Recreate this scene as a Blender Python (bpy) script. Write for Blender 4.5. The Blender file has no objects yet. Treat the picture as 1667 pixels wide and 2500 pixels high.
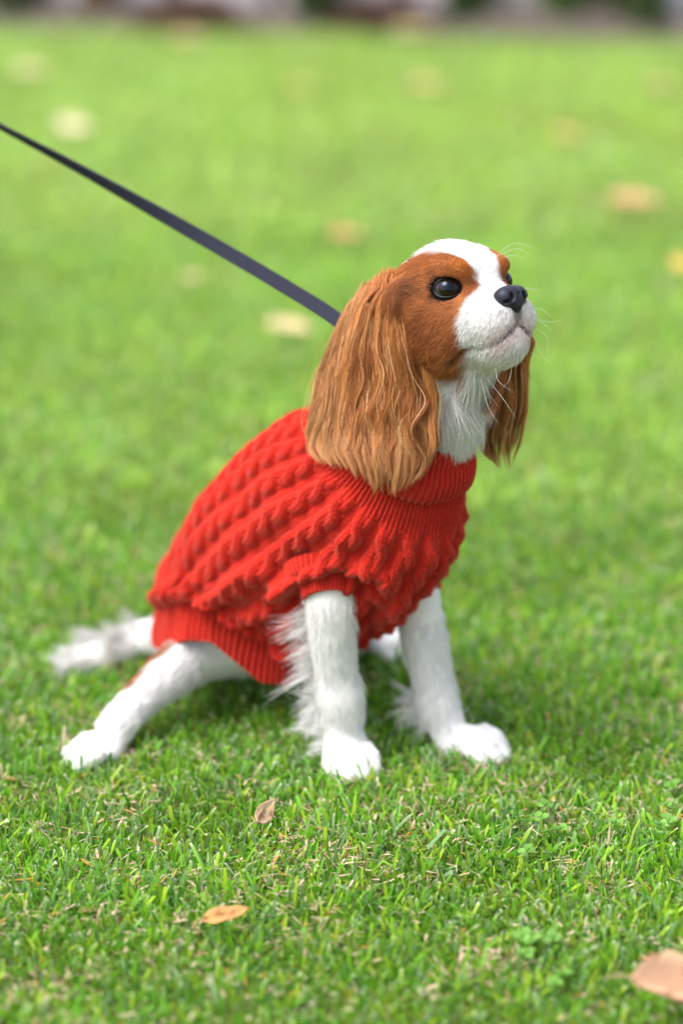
import bpy, math, random
import numpy as np
from mathutils import Vector
import openvdb as vdb

random.seed(7)
RNG = np.random.default_rng(7)
SC = bpy.context.scene
COL = SC.collection
PI = math.pi

# ------------------------------------------------------------------ camera
TILT = math.radians(18.0)
CAM_H = 0.85
F_PX = 5903.0                       # focal length in pixels of the 1667 x 2500 photograph
cam_d = bpy.data.cameras.new('camera')
cam = bpy.data.objects.new('camera', cam_d)
COL.objects.link(cam)
cam.location = (0, 0, CAM_H)
cam.rotation_euler = (PI / 2 - TILT, 0, 0)
cam_d.sensor_fit = 'VERTICAL'
cam_d.sensor_height = 36.0
cam_d.lens = 36.0 * F_PX / 2500.0
cam_d.clip_start = 0.05
cam_d.clip_end = 400.0
cam_d.dof.use_dof = True
cam_d.dof.focus_distance = 1.90
cam_d.dof.aperture_fstop = 2.1
SC.camera = cam

# ------------------------------------------------------------------ light
SUN_EL, SUN_AZ = math.radians(58), math.radians(-115)     # azimuth from +Y, clockwise: high from the left, a little towards the camera
world = bpy.data.worlds.new('World')
SC.world = world
world.use_nodes = True
nt = world.node_tree
bg = nt.nodes['Background']
sky = nt.nodes.new('ShaderNodeTexSky')
sky.sky_type = 'NISHITA'
sky.sun_disc = False
sky.sun_elevation = SUN_EL
sky.sun_rotation = SUN_AZ
sky.air_density = 1.0
sky.dust_density = 4.0
hsv = nt.nodes.new('ShaderNodeHueSaturation')            # overcast: the sky loses most of its blue
hsv.inputs['Saturation'].default_value = 0.42
nt.links.new(sky.outputs[0], hsv.inputs['Color'])
nt.links.new(hsv.outputs[0], bg.inputs['Color'])
bg.inputs['Strength'].default_value = 0.15
sun_d = bpy.data.lights.new('sun', 'SUN')
sun = bpy.data.objects.new('sun', sun_d)
COL.objects.link(sun)
sun_d.energy = 1.5
sun_d.angle = math.radians(35)
sun_d.color = (1.0, 0.96, 0.9)
sdir = Vector((math.sin(SUN_AZ) * math.cos(SUN_EL), math.cos(SUN_AZ) * math.cos(SUN_EL), math.sin(SUN_EL)))
sun.rotation_euler = sdir.to_track_quat('Z', 'Y').to_euler()
SC.view_settings.view_transform = 'Standard'
SC.view_settings.look = 'None'
SC.view_settings.exposure = 1.26
SC.view_settings.gamma = 1.0
SC.view_settings.use_curve_mapping = False
SC.render.engine = 'CYCLES'
SC.cycles.use_denoising = True
SC.cycles.max_bounces = 8
SC.cycles.diffuse_bounces = 4
SC.cycles.glossy_bounces = 3
SC.cycles.transmission_bounces = 4
SC.cycles.sample_clamp_indirect = 6
SC.render.use_persistent_data = False
SC.cycles_curves.shape = 'RIBBONS'
SC.cycles_curves.subdivisions = 2

# ------------------------------------------------------------------ helpers
sT, cT = math.sin(TILT), math.cos(TILT)


def W(px, py, Y):
    """photograph pixel + depth in metres along the lawn -> point in the world"""
    vx, vy = (px - 833.5) / F_PX, (1250 - py) / F_PX
    t = Y / (cT + vy * sT)
    return np.array([vx * t, Y, CAM_H + t * (-sT + vy * cT)])


def G(px, py):
    """photograph pixel -> point on the ground"""
    vx, vy = (px - 833.5) / F_PX, (1250 - py) / F_PX
    t = CAM_H / (sT - vy * cT)
    return np.array([vx * t, t * (cT + vy * sT), 0.0])


def nrm(v):
    v = np.asarray(v, float)
    return v / (np.linalg.norm(v, axis=-1, keepdims=True) + 1e-12)


def interp_path(pts, n):
    """Catmull-Rom through pts (k, d) sampled at n points"""
    P = np.asarray(pts, float)
    P = np.vstack([2 * P[0] - P[1], P, 2 * P[-1] - P[-2]])
    k = len(P) - 3
    t = np.linspace(0, k, n)
    i = np.minimum(t.astype(int), k - 1)
    f = (t - i)[:, None]
    a, b, c, d = P[i], P[i + 1], P[i + 2], P[i + 3]
    return 0.5 * (2 * b + (c - a) * f + (2 * a - 5 * b + 4 * c - d) * f * f + (3 * b - a - 3 * c + d) * f ** 3)


class Noise:
    """smooth value noise on a lattice"""
    def __init__(self, seed):
        self.t = np.random.default_rng(seed).random((32, 32, 32)).astype(np.float32)

    def __call__(self, p, scale):
        p = np.asarray(p) * scale
        i = np.floor(p).astype(int)
        f = p - i
        f = f * f * (3 - 2 * f)
        r = 0
        for dx in (0, 1):
            for dy in (0, 1):
                for dz in (0, 1):
                    w = (f[..., 0] if dx else 1 - f[..., 0]) * (f[..., 1] if dy else 1 - f[..., 1]) * (f[..., 2] if dz else 1 - f[..., 2])
                    r = r + w * self.t[(i[..., 0] + dx) % 32, (i[..., 1] + dy) % 32, (i[..., 2] + dz) % 32]
        return r


NZ = Noise(3)
NZ2 = Noise(11)


def smooth01(a, b, x):
    t = np.clip((x - a) / (b - a), 0, 1)
    return t * t * (3 - 2 * t)


def new_mesh(name, verts, faces, mat=None, parent=None, smooth=True, col=None, uv=None):
    """faces: (n, k) array (all the same size) or a list of such arrays"""
    verts = np.asarray(verts, np.float32)
    groups = faces if isinstance(faces, list) and np.ndim(faces[0]) == 2 else [faces]
    groups = [np.asarray(g, np.int32) for g in groups if len(g)]
    me = bpy.data.meshes.new(name)
    me.vertices.add(len(verts))
    me.vertices.foreach_set('co', verts.ravel())
    loops = np.concatenate([g.ravel() for g in groups])
    sizes = np.concatenate([np.full(len(g), g.shape[1], np.int32) for g in groups])
    starts = np.concatenate([[0], np.cumsum(sizes)[:-1]]).astype(np.int32)
    me.loops.add(len(loops))
    me.loops.foreach_set('vertex_index', loops)
    me.polygons.add(len(sizes))
    me.polygons.foreach_set('loop_start', starts)
    me.polygons.foreach_set('loop_total', sizes)
    me.update(calc_edges=True)
    me.polygons.foreach_set('use_smooth', np.full(len(sizes), smooth))
    if col is not None:
        a = me.attributes.new('col', 'FLOAT_COLOR', 'POINT')
        c = np.ones((len(verts), 4), np.float32)
        c[:, :3] = col
        a.data.foreach_set('color', c.ravel())
    if uv is not None:
        u = me.uv_layers.new(name='UVMap')
        u.data.foreach_set('uv', np.asarray(uv, np.float32)[loops].ravel())
    me.validate()
    ob = bpy.data.objects.new(name, me)
    COL.objects.link(ob)
    if mat:
        me.materials.append(mat)
    if parent:
        ob.parent = parent
    return ob


def hair(name, P, rad, col, mat, parent=None):
    """P (n, k, 3) world points, rad (k,) or (n, k), col (n, 3) or (n, k, 3)"""
    n, k = P.shape[:2]
    cd = bpy.data.hair_curves.new(name)
    cd.add_curves([k] * n)
    cd.attributes['position'].data.foreach_set('vector', P.astype(np.float32).ravel())
    r = cd.attributes.get('radius') or cd.attributes.new('radius', 'FLOAT', 'POINT')
    rr = np.broadcast_to(rad, (n, k)).astype(np.float32)
    r.data.foreach_set('value', np.ascontiguousarray(rr).ravel())
    a = cd.attributes.new('col', 'FLOAT_COLOR', 'POINT')
    c = np.ones((n, k, 4), np.float32)
    c[..., :3] = col if col.ndim == 3 else col[:, None, :]
    a.data.foreach_set('color', c.ravel())
    cd.materials.append(mat)
    ob = bpy.data.objects.new(name, cd)
    COL.objects.link(ob)
    if parent:
        ob.parent = parent
    return ob


def empty(name, loc=(0, 0, 0)):
    o = bpy.data.objects.new(name, None)
    o.location = loc
    COL.objects.link(o)
    return o


def tag(o, label=None, cat=None, group=None, kind=None):
    if label: o['label'] = label
    if cat: o['category'] = cat
    if group: o['group'] = group
    if kind: o['kind'] = kind
    return o


# ------------------------------------------------------------------ materials
def material(name):
    m = bpy.data.materials.new(name)
    m.use_nodes = True
    n = m.node_tree.nodes
    b = n['Principled BSDF']
    return m, m.node_tree, n, b


def attr_mat(name, rough=0.6, spec=0.3, transl=0.0, sheen=0.0, bump=None):
    m, t, n, b = material(name)
    a = n.new('ShaderNodeAttribute')
    a.attribute_name = 'col'
    t.links.new(a.outputs['Color'], b.inputs['Base Color'])
    b.inputs['Roughness'].default_value = rough
    b.inputs['Specular IOR Level'].default_value = spec
    b.inputs['Sheen Weight'].default_value = sheen
    if bump:
        tx = n.new('ShaderNodeTexNoise')
        tx.inputs['Scale'].default_value = bump[0]
        bp = n.new('ShaderNodeBump')
        bp.inputs['Strength'].default_value = bump[1]
        bp.inputs['Distance'].default_value = 0.002
        t.links.new(tx.outputs[0], bp.inputs['Height'])
        t.links.new(bp.outputs[0], b.inputs['Normal'])
    if transl:
        tr = n.new('ShaderNodeBsdfTranslucent')
        t.links.new(a.outputs['Color'], tr.inputs['Color'])
        mx = n.new('ShaderNodeMixShader')
        mx.inputs[0].default_value = transl
        t.links.new(b.outputs[0], mx.inputs[1])
        t.links.new(tr.outputs[0], mx.inputs[2])
        t.links.new(mx.outputs[0], n['Material Output'].inputs['Surface'])
    return m


def plain_mat(name, c, rough=0.5, spec=0.5, coat=0.0, noise=None):
    m, t, n, b = material(name)
    b.inputs['Base Color'].default_value = (*c, 1)
    b.inputs['Roughness'].default_value = rough
    b.inputs['Specular IOR Level'].default_value = spec
    b.inputs['Coat Weight'].default_value = coat
    b.inputs['Coat Roughness'].default_value = 0.02
    if noise:
        sc_, amt, bump = noise
        tc = n.new('ShaderNodeTexCoord')
        tx = n.new('ShaderNodeTexNoise')
        tx.inputs['Scale'].default_value = sc_
        tx.inputs['Detail'].default_value = 5
        t.links.new(tc.outputs['Object'], tx.inputs['Vector'])
        rp = n.new('ShaderNodeValToRGB')
        rp.color_ramp.elements[0].position = 0.3
        rp.color_ramp.elements[1].position = 0.7
        rp.color_ramp.elements[0].color = (*[x * (1 - amt) for x in c], 1)
        rp.color_ramp.elements[1].color = (*[min(1, x * (1 + amt)) for x in c], 1)
        t.links.new(tx.outputs[0], rp.inputs[0])
        t.links.new(rp.outputs[0], b.inputs['Base Color'])
        if bump:
            bp = n.new('ShaderNodeBump')
            bp.inputs['Strength'].default_value = bump
            bp.inputs['Distance'].default_value = 0.003
            t.links.new(tx.outputs[0], bp.inputs['Height'])
            t.links.new(bp.outputs[0], b.inputs['Normal'])
    return m


M_GRASS = attr_mat('grass_blade', rough=0.45, spec=0.25, transl=0.42)
M_FUR = attr_mat('fur', rough=0.5, spec=0.25, transl=0.18)
M_EARHAIR = attr_mat('long_hair', rough=0.46, spec=0.28, transl=0.18)
M_SKIN = attr_mat('coat_base', rough=0.8, spec=0.15, bump=(900, 0.5))
M_LEAF = attr_mat('dry_leaf', rough=0.6, spec=0.25, transl=0.25, bump=(300, 0.4))
M_FOLIAGE = attr_mat('foliage', rough=0.55, spec=0.3, transl=0.25)

# ------------------------------------------------------------------ ground
m, t, n, b = material('turf')
tc = n.new('ShaderNodeTexCoord')
tx = n.new('ShaderNodeTexNoise'); tx.inputs['Scale'].default_value = 3.0; tx.inputs['Detail'].default_value = 8
t.links.new(tc.outputs['Object'], tx.inputs['Vector'])
rp = n.new('ShaderNodeValToRGB')
rp.color_ramp.elements[0].position = 0.35; rp.color_ramp.elements[0].color = (0.10, 0.10, 0.03, 1)
rp.color_ramp.elements[1].position = 0.65; rp.color_ramp.elements[1].color = (0.15, 0.19, 0.04, 1)
t.links.new(tx.outputs[0], rp.inputs[0]); t.links.new(rp.outputs[0], b.inputs['Base Color'])
b.inputs['Roughness'].default_value = 0.95
b.inputs['Specular IOR Level'].default_value = 0.1
S = 150.0
lawn = new_mesh('ground', [(-S, -S, 0), (S, -S, 0), (S, S, 0), (-S, S, 0)], [(0, 1, 2, 3)], m)
tag(lawn, 'flat green lawn soil under the mown grass', kind='structure')

BED_Y = 6.98                                              # the lawn ends here at a planting bed
# paw footprints: no blades grow through the paws
PAWS = np.array([G(850, 1868)[:2], G(1165, 1845)[:2], np.array([-.2075, 1.914]), G(930, 1595)[:2]])


def edge_y(x): return BED_Y - 0.15 * x                    # the edge runs slightly towards us on the right


def blades(y0, y1, dens, wid, length, margin, seed, dry=0.1, pale=0.0):
    r = np.random.default_rng(seed)
    def half(y): return 0.148 * y + margin
    area = (half(y0) + half(y1)) * (y1 - y0)
    N = int(area * dens)
    y = y0 + (y1 - y0) * r.random(N)
    keep = r.random(N) < half(y) / half(y1)
    y = y[keep]; N = len(y)
    x = (r.random(N) * 2 - 1) * half(y)
    p2 = np.stack([x, y], 1)
    dp = np.min(np.linalg.norm(p2[:, None] - PAWS[None], axis=2), axis=1)
    ok = (dp > 0.014) & (y < edge_y(x)) & ((np.abs(x) < 0.148 * y + .10) | (r.random(len(x)) < .42))   # thinner where only a sidelong view would reach
    x, y, p2 = x[ok], y[ok], p2[ok]
    N = len(x)
    p3 = np.stack([x, y, np.zeros(N)], 1)
    n1 = NZ(p3, 9.0); n2 = NZ2(p3, 3.2); n3 = NZ(p3 + 5, 34.0); n4 = NZ2(p3 + 3.7, 1.1)
    L = length * (0.5 + 0.8 * r.random(N)) * (0.65 + 0.7 * n1)
    long_ = r.random(N) < 0.04
    L = np.where(long_, L * 1.5, L)
    a = r.random(N) * 2 * PI
    lean = np.abs(r.normal(0, 0.72, N)) + 0.1
    az = r.random(N) * 2 * PI
    isdry = r.random(N) < dry * (0.2 + 2.4 * smooth01(0.40, 0.75, n3 * .55 + n1 * .45))
    lying = isdry & (r.random(N) < .6)
    lean = np.where(lying, 1.25 + 0.25 * r.random(N), lean)
    L = np.where(lying, L * 0.55, np.where(isdry, L * .75, L))
    dx, dy = np.cos(az), np.sin(az)
    z0 = np.where(lying, 0.003 + 0.009 * r.random(N), -0.002)
    w = wid * (0.45 + 0.95 * r.random(N) ** 1.3)
    w = np.where(isdry, w * .7, w)
    wx, wy = np.cos(a) * w / 2, np.sin(a) * w / 2
    hs = np.array([0.0, 0.5, 0.90, 1.0])
    pointed = r.random(N) < .35
    ws = np.stack([np.full(N, .8), np.full(N, 1.0), np.where(pointed, .55, .85), np.where(pointed, .1, .68)], 0)
    V = np.zeros((N, 8, 3), np.float32)
    skew = r.normal(0, .25, N) * w
    for i, h in enumerate(hs):
        ww = ws[i]
        ang = np.where(lying, lean, lean * (0.45 + 0.75 * h))
        cx = x + dx * np.sin(ang) * L * h
        cy = y + dy * np.sin(ang) * L * h
        cz = np.cos(ang) * L * h + z0
        V[:, 2 * i, 0] = cx - wx * ww; V[:, 2 * i, 1] = cy - wy * ww; V[:, 2 * i, 2] = cz + (skew if i == 3 else 0)
        V[:, 2 * i + 1, 0] = cx + wx * ww; V[:, 2 * i + 1, 1] = cy + wy * ww; V[:, 2 * i + 1, 2] = cz - (skew if i == 3 else 0)
    base = np.arange(N)[:, None, None] * 8
    q = np.array([[0, 1, 3, 2], [2, 3, 5, 4], [4, 5, 7, 6]])[None]
    F = (base + q).reshape(-1, 4)
    g_mid = np.array([0.172, 0.430, 0.026]); g_dark = np.array([0.065, 0.230, 0.014]); g_yel = np.array([0.38, 0.56, 0.034])
    g_blue = np.array([0.19, 0.34, 0.125])
    k = r.random(N)[:, None]
    c = g_mid + (g_dark - g_mid) * smooth01(0.55, 1.0, k) + (g_yel - g_mid) * smooth01(0.45, 0.0, k)
    bl_ = (r.random(N) < 0.16 + .2 * (n1 - .5))[:, None]
    c = np.where(bl_, g_blue, c)
    c = c * (0.60 + 0.36 * n1 + 0.20 * n2 + 0.26 * n4)[:, None]
    c = c * (1 + .22 * pale) + (np.array([.52, .62, .20]) - c) * .48 * pale    # far blades painted paler and yellower for light caught at a grazing view
    yel = smooth01(0.45, 0.8, n4)[:, None] * .3
    c = c * (1 - yel) + np.array([0.36, 0.44, 0.05]) * yel
    dryc = np.array([0.66, 0.52, 0.36]) + r.normal(0, 0.06, (N, 1)) + r.random((N, 1)) * np.array([0.14, 0.06, 0.05])
    kind = r.random((N, 1))
    dryc = np.where(kind < 0.12, np.array([0.60, 0.33, 0.06]), dryc)
    dryc = np.where(kind > 0.90, np.array([0.34, 0.20, 0.11]), dryc)
    c = np.where(isdry[:, None], dryc, c)
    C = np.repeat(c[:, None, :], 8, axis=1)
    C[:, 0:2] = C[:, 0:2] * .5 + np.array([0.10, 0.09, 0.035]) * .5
    tip = (r.random(N) < 0.40) & ~pointed
    C[tip, 6:8] = np.array([0.66, 0.66, 0.50])               # mown, bleached tips
    C[tip, 4:6] = C[tip, 4:6] * .8 + np.array([.6, .6, .4]) * .2
    print('blades', N)
    return V.reshape(-1, 3), F, np.clip(C.reshape(-1, 3), 0.005, 1)


parts = [blades(1.15, 1.95, 120000, 0.0027, 0.0165, 0.50, 1, dry=0.15),
         blades(1.95, 2.6, 70000, 0.0029, 0.018, 0.60, 2, dry=0.12),
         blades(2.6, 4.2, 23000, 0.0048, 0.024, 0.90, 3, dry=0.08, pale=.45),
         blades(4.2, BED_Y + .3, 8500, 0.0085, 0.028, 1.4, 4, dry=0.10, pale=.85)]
off = 0; Vs = []; Fs = []; Cs = []
for v, f, c in parts:
    Vs.append(v); Fs.append(f + off); Cs.append(c); off += len(v)
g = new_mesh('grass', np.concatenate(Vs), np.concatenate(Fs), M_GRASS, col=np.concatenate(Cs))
tag(g, 'short mown green lawn grass with dry straw blades', kind='stuff')

# clover: small round leaflets among the blades
r = np.random.default_rng(21)
V = []; F = []; C = []
spots = [(1600, 2040, 5), (1350, 2040, 3), (1360, 2090, 2), (1480, 2080, 2), (1640, 1980, 2), (1270, 2360, 4), (1370, 2400, 3), (930, 1990, 1), (1240, 2045, 2)]
for sx, sy, cnt in spots:
    for _ in range(cnt):
        gp = G(sx + r.normal(0, 45), sy + r.normal(0, 30))
        z = 0.012 + 0.007 * r.random()
        rot = r.random() * 2 * PI
        tilt = r.normal(0, 0.25, 2)
        rl = 0.0028 + 0.0016 * r.random()
        for k in range(3):
            a = rot + k * 2 * PI / 3
            cx, cy = gp[0] + math.cos(a) * rl * 1.05, gp[1] + math.sin(a) * rl * 1.05
            i0 = len(V)
            V.append((gp[0], gp[1], z))
            for j in range(9):
                b_ = a + PI + 2 * PI * (j + .5) / 9
                rr = rl * (1.0 if j != 4 else 0.8)
                qx, qy = cx + math.cos(b_) * rr, cy + math.sin(b_) * rr
                V.append((qx, qy, z + 0.0015 + (qx - gp[0]) * tilt[0] + (qy - gp[1]) * tilt[1] + 0.2 * rl))
            for j in range(8):
                F.append((i0, i0 + 1 + j, i0 + 2 + j))
            c = np.array([0.15, 0.33, 0.055]) * (0.7 + 0.5 * r.random())
            C += [c] * 10
o = new_mesh('clover', V, np.array(F), M_FOLIAGE, col=np.array(C))
tag(o, 'small round clover leaves scattered between grass blades', kind='stuff')

# ------------------------------------------------------------------ far edge of the lawn: bed, stone wall, shrubs
M_SOIL = plain_mat('bed_soil', (0.11, 0.090, 0.078), 0.95, 0.1, noise=(30, 0.5, 0.6))
M_STONE = plain_mat('grey_stone', (0.60, 0.58, 0.64), 0.85, 0.2, noise=(9, 0.35, 0.5))
M_STONE2 = plain_mat('pinkish_stone', (0.50, 0.46, 0.50), 0.85, 0.2, noise=(9, 0.35, 0.5))
M_MORTAR = plain_mat('mortar', (0.12, 0.11, 0.105), 0.95, 0.1, noise=(60, 0.3, 0.4))
M_BARK = plain_mat('bark', (0.085, 0.055, 0.04), 0.9, 0.1, noise=(40, 0.5, 0.8))


def grid_sheet(name, x0, x1, y0, y1, nx, ny, hf, mat):
    xs, ys = np.meshgrid(np.linspace(x0, x1, nx), np.linspace(y0, y1, ny))
    zs = hf(xs, ys)
    V = np.stack([xs, ys, zs], -1).reshape(-1, 3)
    i = np.arange(nx * ny).reshape(ny, nx)
    F = np.stack([i[:-1, :-1], i[:-1, 1:], i[1:, 1:], i[1:, :-1]], -1).reshape(-1, 4)
    return new_mesh(name, V, F, mat)


def soil_h(x, y):
    p = np.stack([x, y, x * 0], -1)
    e = smooth01(BED_Y - .03, BED_Y + .1, y)
    y = y
    return 0.006 + e * (0.03 + 0.05 * NZ(p, 6) + 0.03 * NZ2(p, 19))


bed = grid_sheet('planting_bed', -4, 4, BED_Y - .03, BED_Y + .5, 160, 40, soil_h, M_SOIL)
for v_ in bed.data.vertices: v_.co.y -= .15 * v_.co.x
tag(bed, 'strip of brown soil along the far lawn edge', kind='structure')


def rounded_block(name, cx, cy, cz, sx, sy, sz, mat, parent, seed):
    """a rough quarried stone: a subdivided block with pillowed, uneven faces"""
    k = 6
    V = []; F = []
    r_ = np.random.default_rng(seed)
    ph = r_.random(3) * 20
    lin = np.linspace(-1, 1, k)
    for ax in range(3):
        for sgn in (-1, 1):
            i0 = len(V)
            for a in lin:
                for b2 in lin:
                    q = [0, 0, 0]
                    q[ax] = sgn; q[(ax + 1) % 3] = a * sgn; q[(ax + 2) % 3] = b2
                    V.append(q)
            for i in range(k - 1):
                for j in range(k - 1):
                    F.append((i0 + i * k + j, i0 + (i + 1) * k + j, i0 + (i + 1) * k + j + 1, i0 + i * k + j + 1))
    V = np.array(V, float)
    n6 = np.power(np.sum(np.abs(V) ** 6, axis=1, keepdims=True), 1 / 6)
    V = V / n6
    V = V * (0.97 + 0.1 * (NZ(V * 0.5 + ph, 3.0)[:, None] - .5))
    V = V * np.array([sx, sy, sz]) / 2 + np.array([cx, cy, cz])
    return new_mesh(name, V, np.array(F), mat, parent)


wall = empty('stone_wall', (0, BED_Y + .20, 0))
wall.rotation_euler = (0, 0, -math.atan(.15))
tag(wall, 'low grey stone wall behind the planting bed at the far lawn edge', 'wall')
core = new_mesh('mortar', np.array([(x, y, z) for x in (-3.2, 3.2) for y in (0.04, 0.3) for z in (0.0, 0.72)]),
                np.array([(0, 1, 3, 2), (4, 6, 7, 5), (0, 4, 5, 1), (2, 3, 7, 6), (1, 5, 7, 3), (0, 2, 6, 4)]), M_MORTAR, wall, smooth=False)
r = np.random.default_rng(5)
z = 0.0
si = 0
for row in range(4):
    hh = [0.2, 0.18, 0.17, 0.16][row]
    x = -3.2
    while x < 3.15:
        ln = min(0.22 + 0.26 * r.random(), 3.2 - x)
        if 3.2 - x - ln < 0.1: ln = 3.2 - x
        rounded_block('stone', x + ln / 2, 0.14 + r.normal(0, .008), z + hh / 2, ln - .015, 0.3, hh - .014,
                      M_STONE2 if r.random() < .3 else M_STONE, wall, 100 + si)
        si += 1
        x += ln
    z += hh


def shrub(label, x, y, h, wd, cols, seed, group='shrubs in the planting bed', n_leaf=2600, ls=0.028):
    r_ = np.random.default_rng(seed)
    root = empty('shrub', (x, y, 0.03))
    tag(root, label, 'shrub', group)
    # stems
    V = []; F = []
    for s in range(9):
        a = r_.random() * 2 * PI
        tip = np.array([math.cos(a) * wd * .4 * r_.random(), math.sin(a) * wd * .4 * r_.random(), h * (0.6 + .3 * r_.random())])
        pts = interp_path([(0, 0, 0), tip * np.array([.3, .3, .4]), tip], 6)
        i0 = len(V)
        for k_, p in enumerate(pts):
            rr = 0.009 * (1 - 0.75 * k_ / 5)
            for j in range(5):
                V.append((p[0] + rr * math.cos(2 * PI * j / 5), p[1] + rr * math.sin(2 * PI * j / 5), p[2]))
        for k_ in range(5):
            for j in range(5):
                F.append((i0 + k_ * 5 + j, i0 + k_ * 5 + (j + 1) % 5, i0 + k_ * 5 + 5 + (j + 1) % 5, i0 + k_ * 5 + 5 + j))
    new_mesh('stem', V, np.array(F), M_BARK, root)
    # leaves in clumps
    cl = r_.normal(0, 1, (26, 3)); cl = nrm(cl) * r_.random((26, 1)) ** .4
    cl[:, 2] = np.abs(cl[:, 2])
    cid = r_.integers(0, 26, n_leaf)
    p = cl[cid] + r_.normal(0, .2, (n_leaf, 3))
    p = p * np.array([wd / 2, wd / 2, h * .8]) + np.array([0, 0, h * .12])
    p[:, 2] = np.clip(p[:, 2], 0.01, None)
    d1 = nrm(r_.normal(0, 1, (n_leaf, 3)) + np.array([0, 0, .5])); d2 = nrm(np.cross(d1, r_.normal(0, 1, (n_leaf, 3))))
    s = ls * (0.6 + .8 * r_.random((n_leaf, 1)))
    nn = np.cross(d1, d2)
    Vv = np.stack([p, p + d1 * s * .5 + d2 * s * .28 + nn * s * .06, p + d1 * s, p + d1 * s * .5 - d2 * s * .28 + nn * s * .06], 1)
    Ff = np.arange(n_leaf * 4).reshape(-1, 4)
    c = np.array(cols[0]) + (np.array(cols[1]) - np.array(cols[0])) * r_.random((26, 1))[cid] * (0.6 + .8 * r_.random((n_leaf, 1)))
    new_mesh('foliage', Vv.reshape(-1, 3), Ff, M_FOLIAGE, root, smooth=False, col=np.repeat(c, 4, 0))
    return root


def bx(px, Y): return (px - 833.5) / F_PX * (Y * cT + CAM_H * sT)
DG = ((0.03, 0.07, 0.025), (0.06, 0.12, 0.035))
BG_ = ((0.05, 0.12, 0.015), (0.09, 0.19, 0.02))
BR = ((0.10, 0.045, 0.03), (0.16, 0.09, 0.06))
shrub('bright green rounded shrub, the greenest one in front of the stone wall', bx(1375, 7.4), edge_y(bx(1375, 7.4)) + .11, .45, .17, BG_, 1)
shrub('dark bluish green shrub left of the bright green one', bx(1130, 7.4), edge_y(bx(1130, 7.4)) + .11, .42, .13, DG, 2)
shrub('dark shrub by the middle of the lawn edge', bx(780, 7.4), edge_y(bx(780, 7.4)) + .11, .36, .13, DG, 3)
shrub('low reddish brown shrub right of the dark trunk', bx(480, 7.4), edge_y(bx(480, 7.4)) + .11, .07, .3, BR, 4, ls=.022)
shrub('low brown withered shrub between the two dark green ones', bx(930, 7.4), edge_y(bx(930, 7.4)) + .11, .06, .3, BR, 6, ls=.022)
shrub('grey green shrub at the far left of the lawn edge', bx(60, 7.4), edge_y(bx(60, 7.4)) + .11, .26, .16, ((.07, .1, .05), (.13, .16, .08)), 5)
shrub('olive shrub near the right end of the stone wall', bx(1520, 7.4), edge_y(bx(1520, 7.4)) + .11, .30, .14, ((.06, .1, .04), (.1, .14, .05)), 7)
# a dark trunk in the bed at the left, with limbs going up and out of the frame
tr = empty('tree', (bx(265, 7.5), edge_y(bx(265, 7.5)) + .12, 0.02))
tag(tr, 'slim dark brown tree trunk in the planting bed at the left', 'tree')
def tube(pts, rads, seg=10, cap=True):
    P = np.asarray(pts, float); n_ = len(P)
    T = nrm(np.gradient(P, axis=0))
    ref = np.array([0.31, 0.2, 0.93]) if abs(T[0][2]) < .8 else np.array([1.0, .1, 0])
    V = []
    for i in range(n_):
        a = nrm(np.cross(T[i], ref)); b2 = np.cross(T[i], a)
        th = np.arange(seg) * 2 * PI / seg
        V.append(P[i] + rads[i] * (np.cos(th)[:, None] * a + np.sin(th)[:, None] * b2))
    V = np.concatenate(V)
    i = np.arange(n_ * seg).reshape(n_, seg)
    F = np.stack([i[:-1], np.roll(i[:-1], -1, 1), np.roll(i[1:], -1, 1), i[1:]], -1).reshape(-1, 4)
    groups = [F]
    if cap:
        V = np.vstack([V, P[0], P[-1]])
        c0, c1 = len(V) - 2, len(V) - 1
        tri = [(c0, (j + 1) % seg, j) for j in range(seg)] + [(c1, i[-1, j], i[-1, (j + 1) % seg]) for j in range(seg)]
        groups.append(np.array(tri))
    return V, groups
pts = interp_path([(0, 0, 0), (.02, 0, .4), (-.02, .02, .9), (.03, 0, 1.5)], 16)
v, f = tube(pts, 0.055 * (1 - .5 * np.linspace(0, 1, 16)) + .03 * np.exp(-np.linspace(0, 1, 16) * 14))
new_mesh('trunk', v, f, M_BARK, tr)
for k, (dx, dy, dz) in enumerate([(.5, .1, 1.1), (-.45, .2, 1.0), (.1, -.4, 1.2)]):
    pts = interp_path([(0, 0, 1.0 + .1 * k), (dx * .4, dy * .4, 1.0 + dz * .45), (dx, dy, 1 + dz)], 10)
    v, f = tube(pts, 0.035 * (1 - .7 * np.linspace(0, 1, 10)))
    new_mesh('limb', v, f, M_BARK, tr)
r_ = np.random.default_rng(77); nl = 2500
p = nrm(r_.normal(0, 1, (nl, 3))) * r_.random((nl, 1)) ** .5 * np.array([.75, .75, .6]) + np.array([0, 0, 2.1])
d1 = nrm(r_.normal(0, 1, (nl, 3))); d2 = nrm(np.cross(d1, r_.normal(0, 1, (nl, 3)))); s = .05
Vv = np.stack([p, p + d1 * s * .5 + d2 * s * .3, p + d1 * s, p + d1 * s * .5 - d2 * s * .3], 1)
c = np.array([.06, .1, .02]) + r_.random((nl, 1)) * np.array([.06, .04, .01])
new_mesh('crown', Vv.reshape(-1, 3), np.arange(nl * 4).reshape(-1, 4), M_FOLIAGE, tr, smooth=False, col=np.repeat(c, 4, 0))

# ------------------------------------------------------------------ fallen leaves


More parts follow.
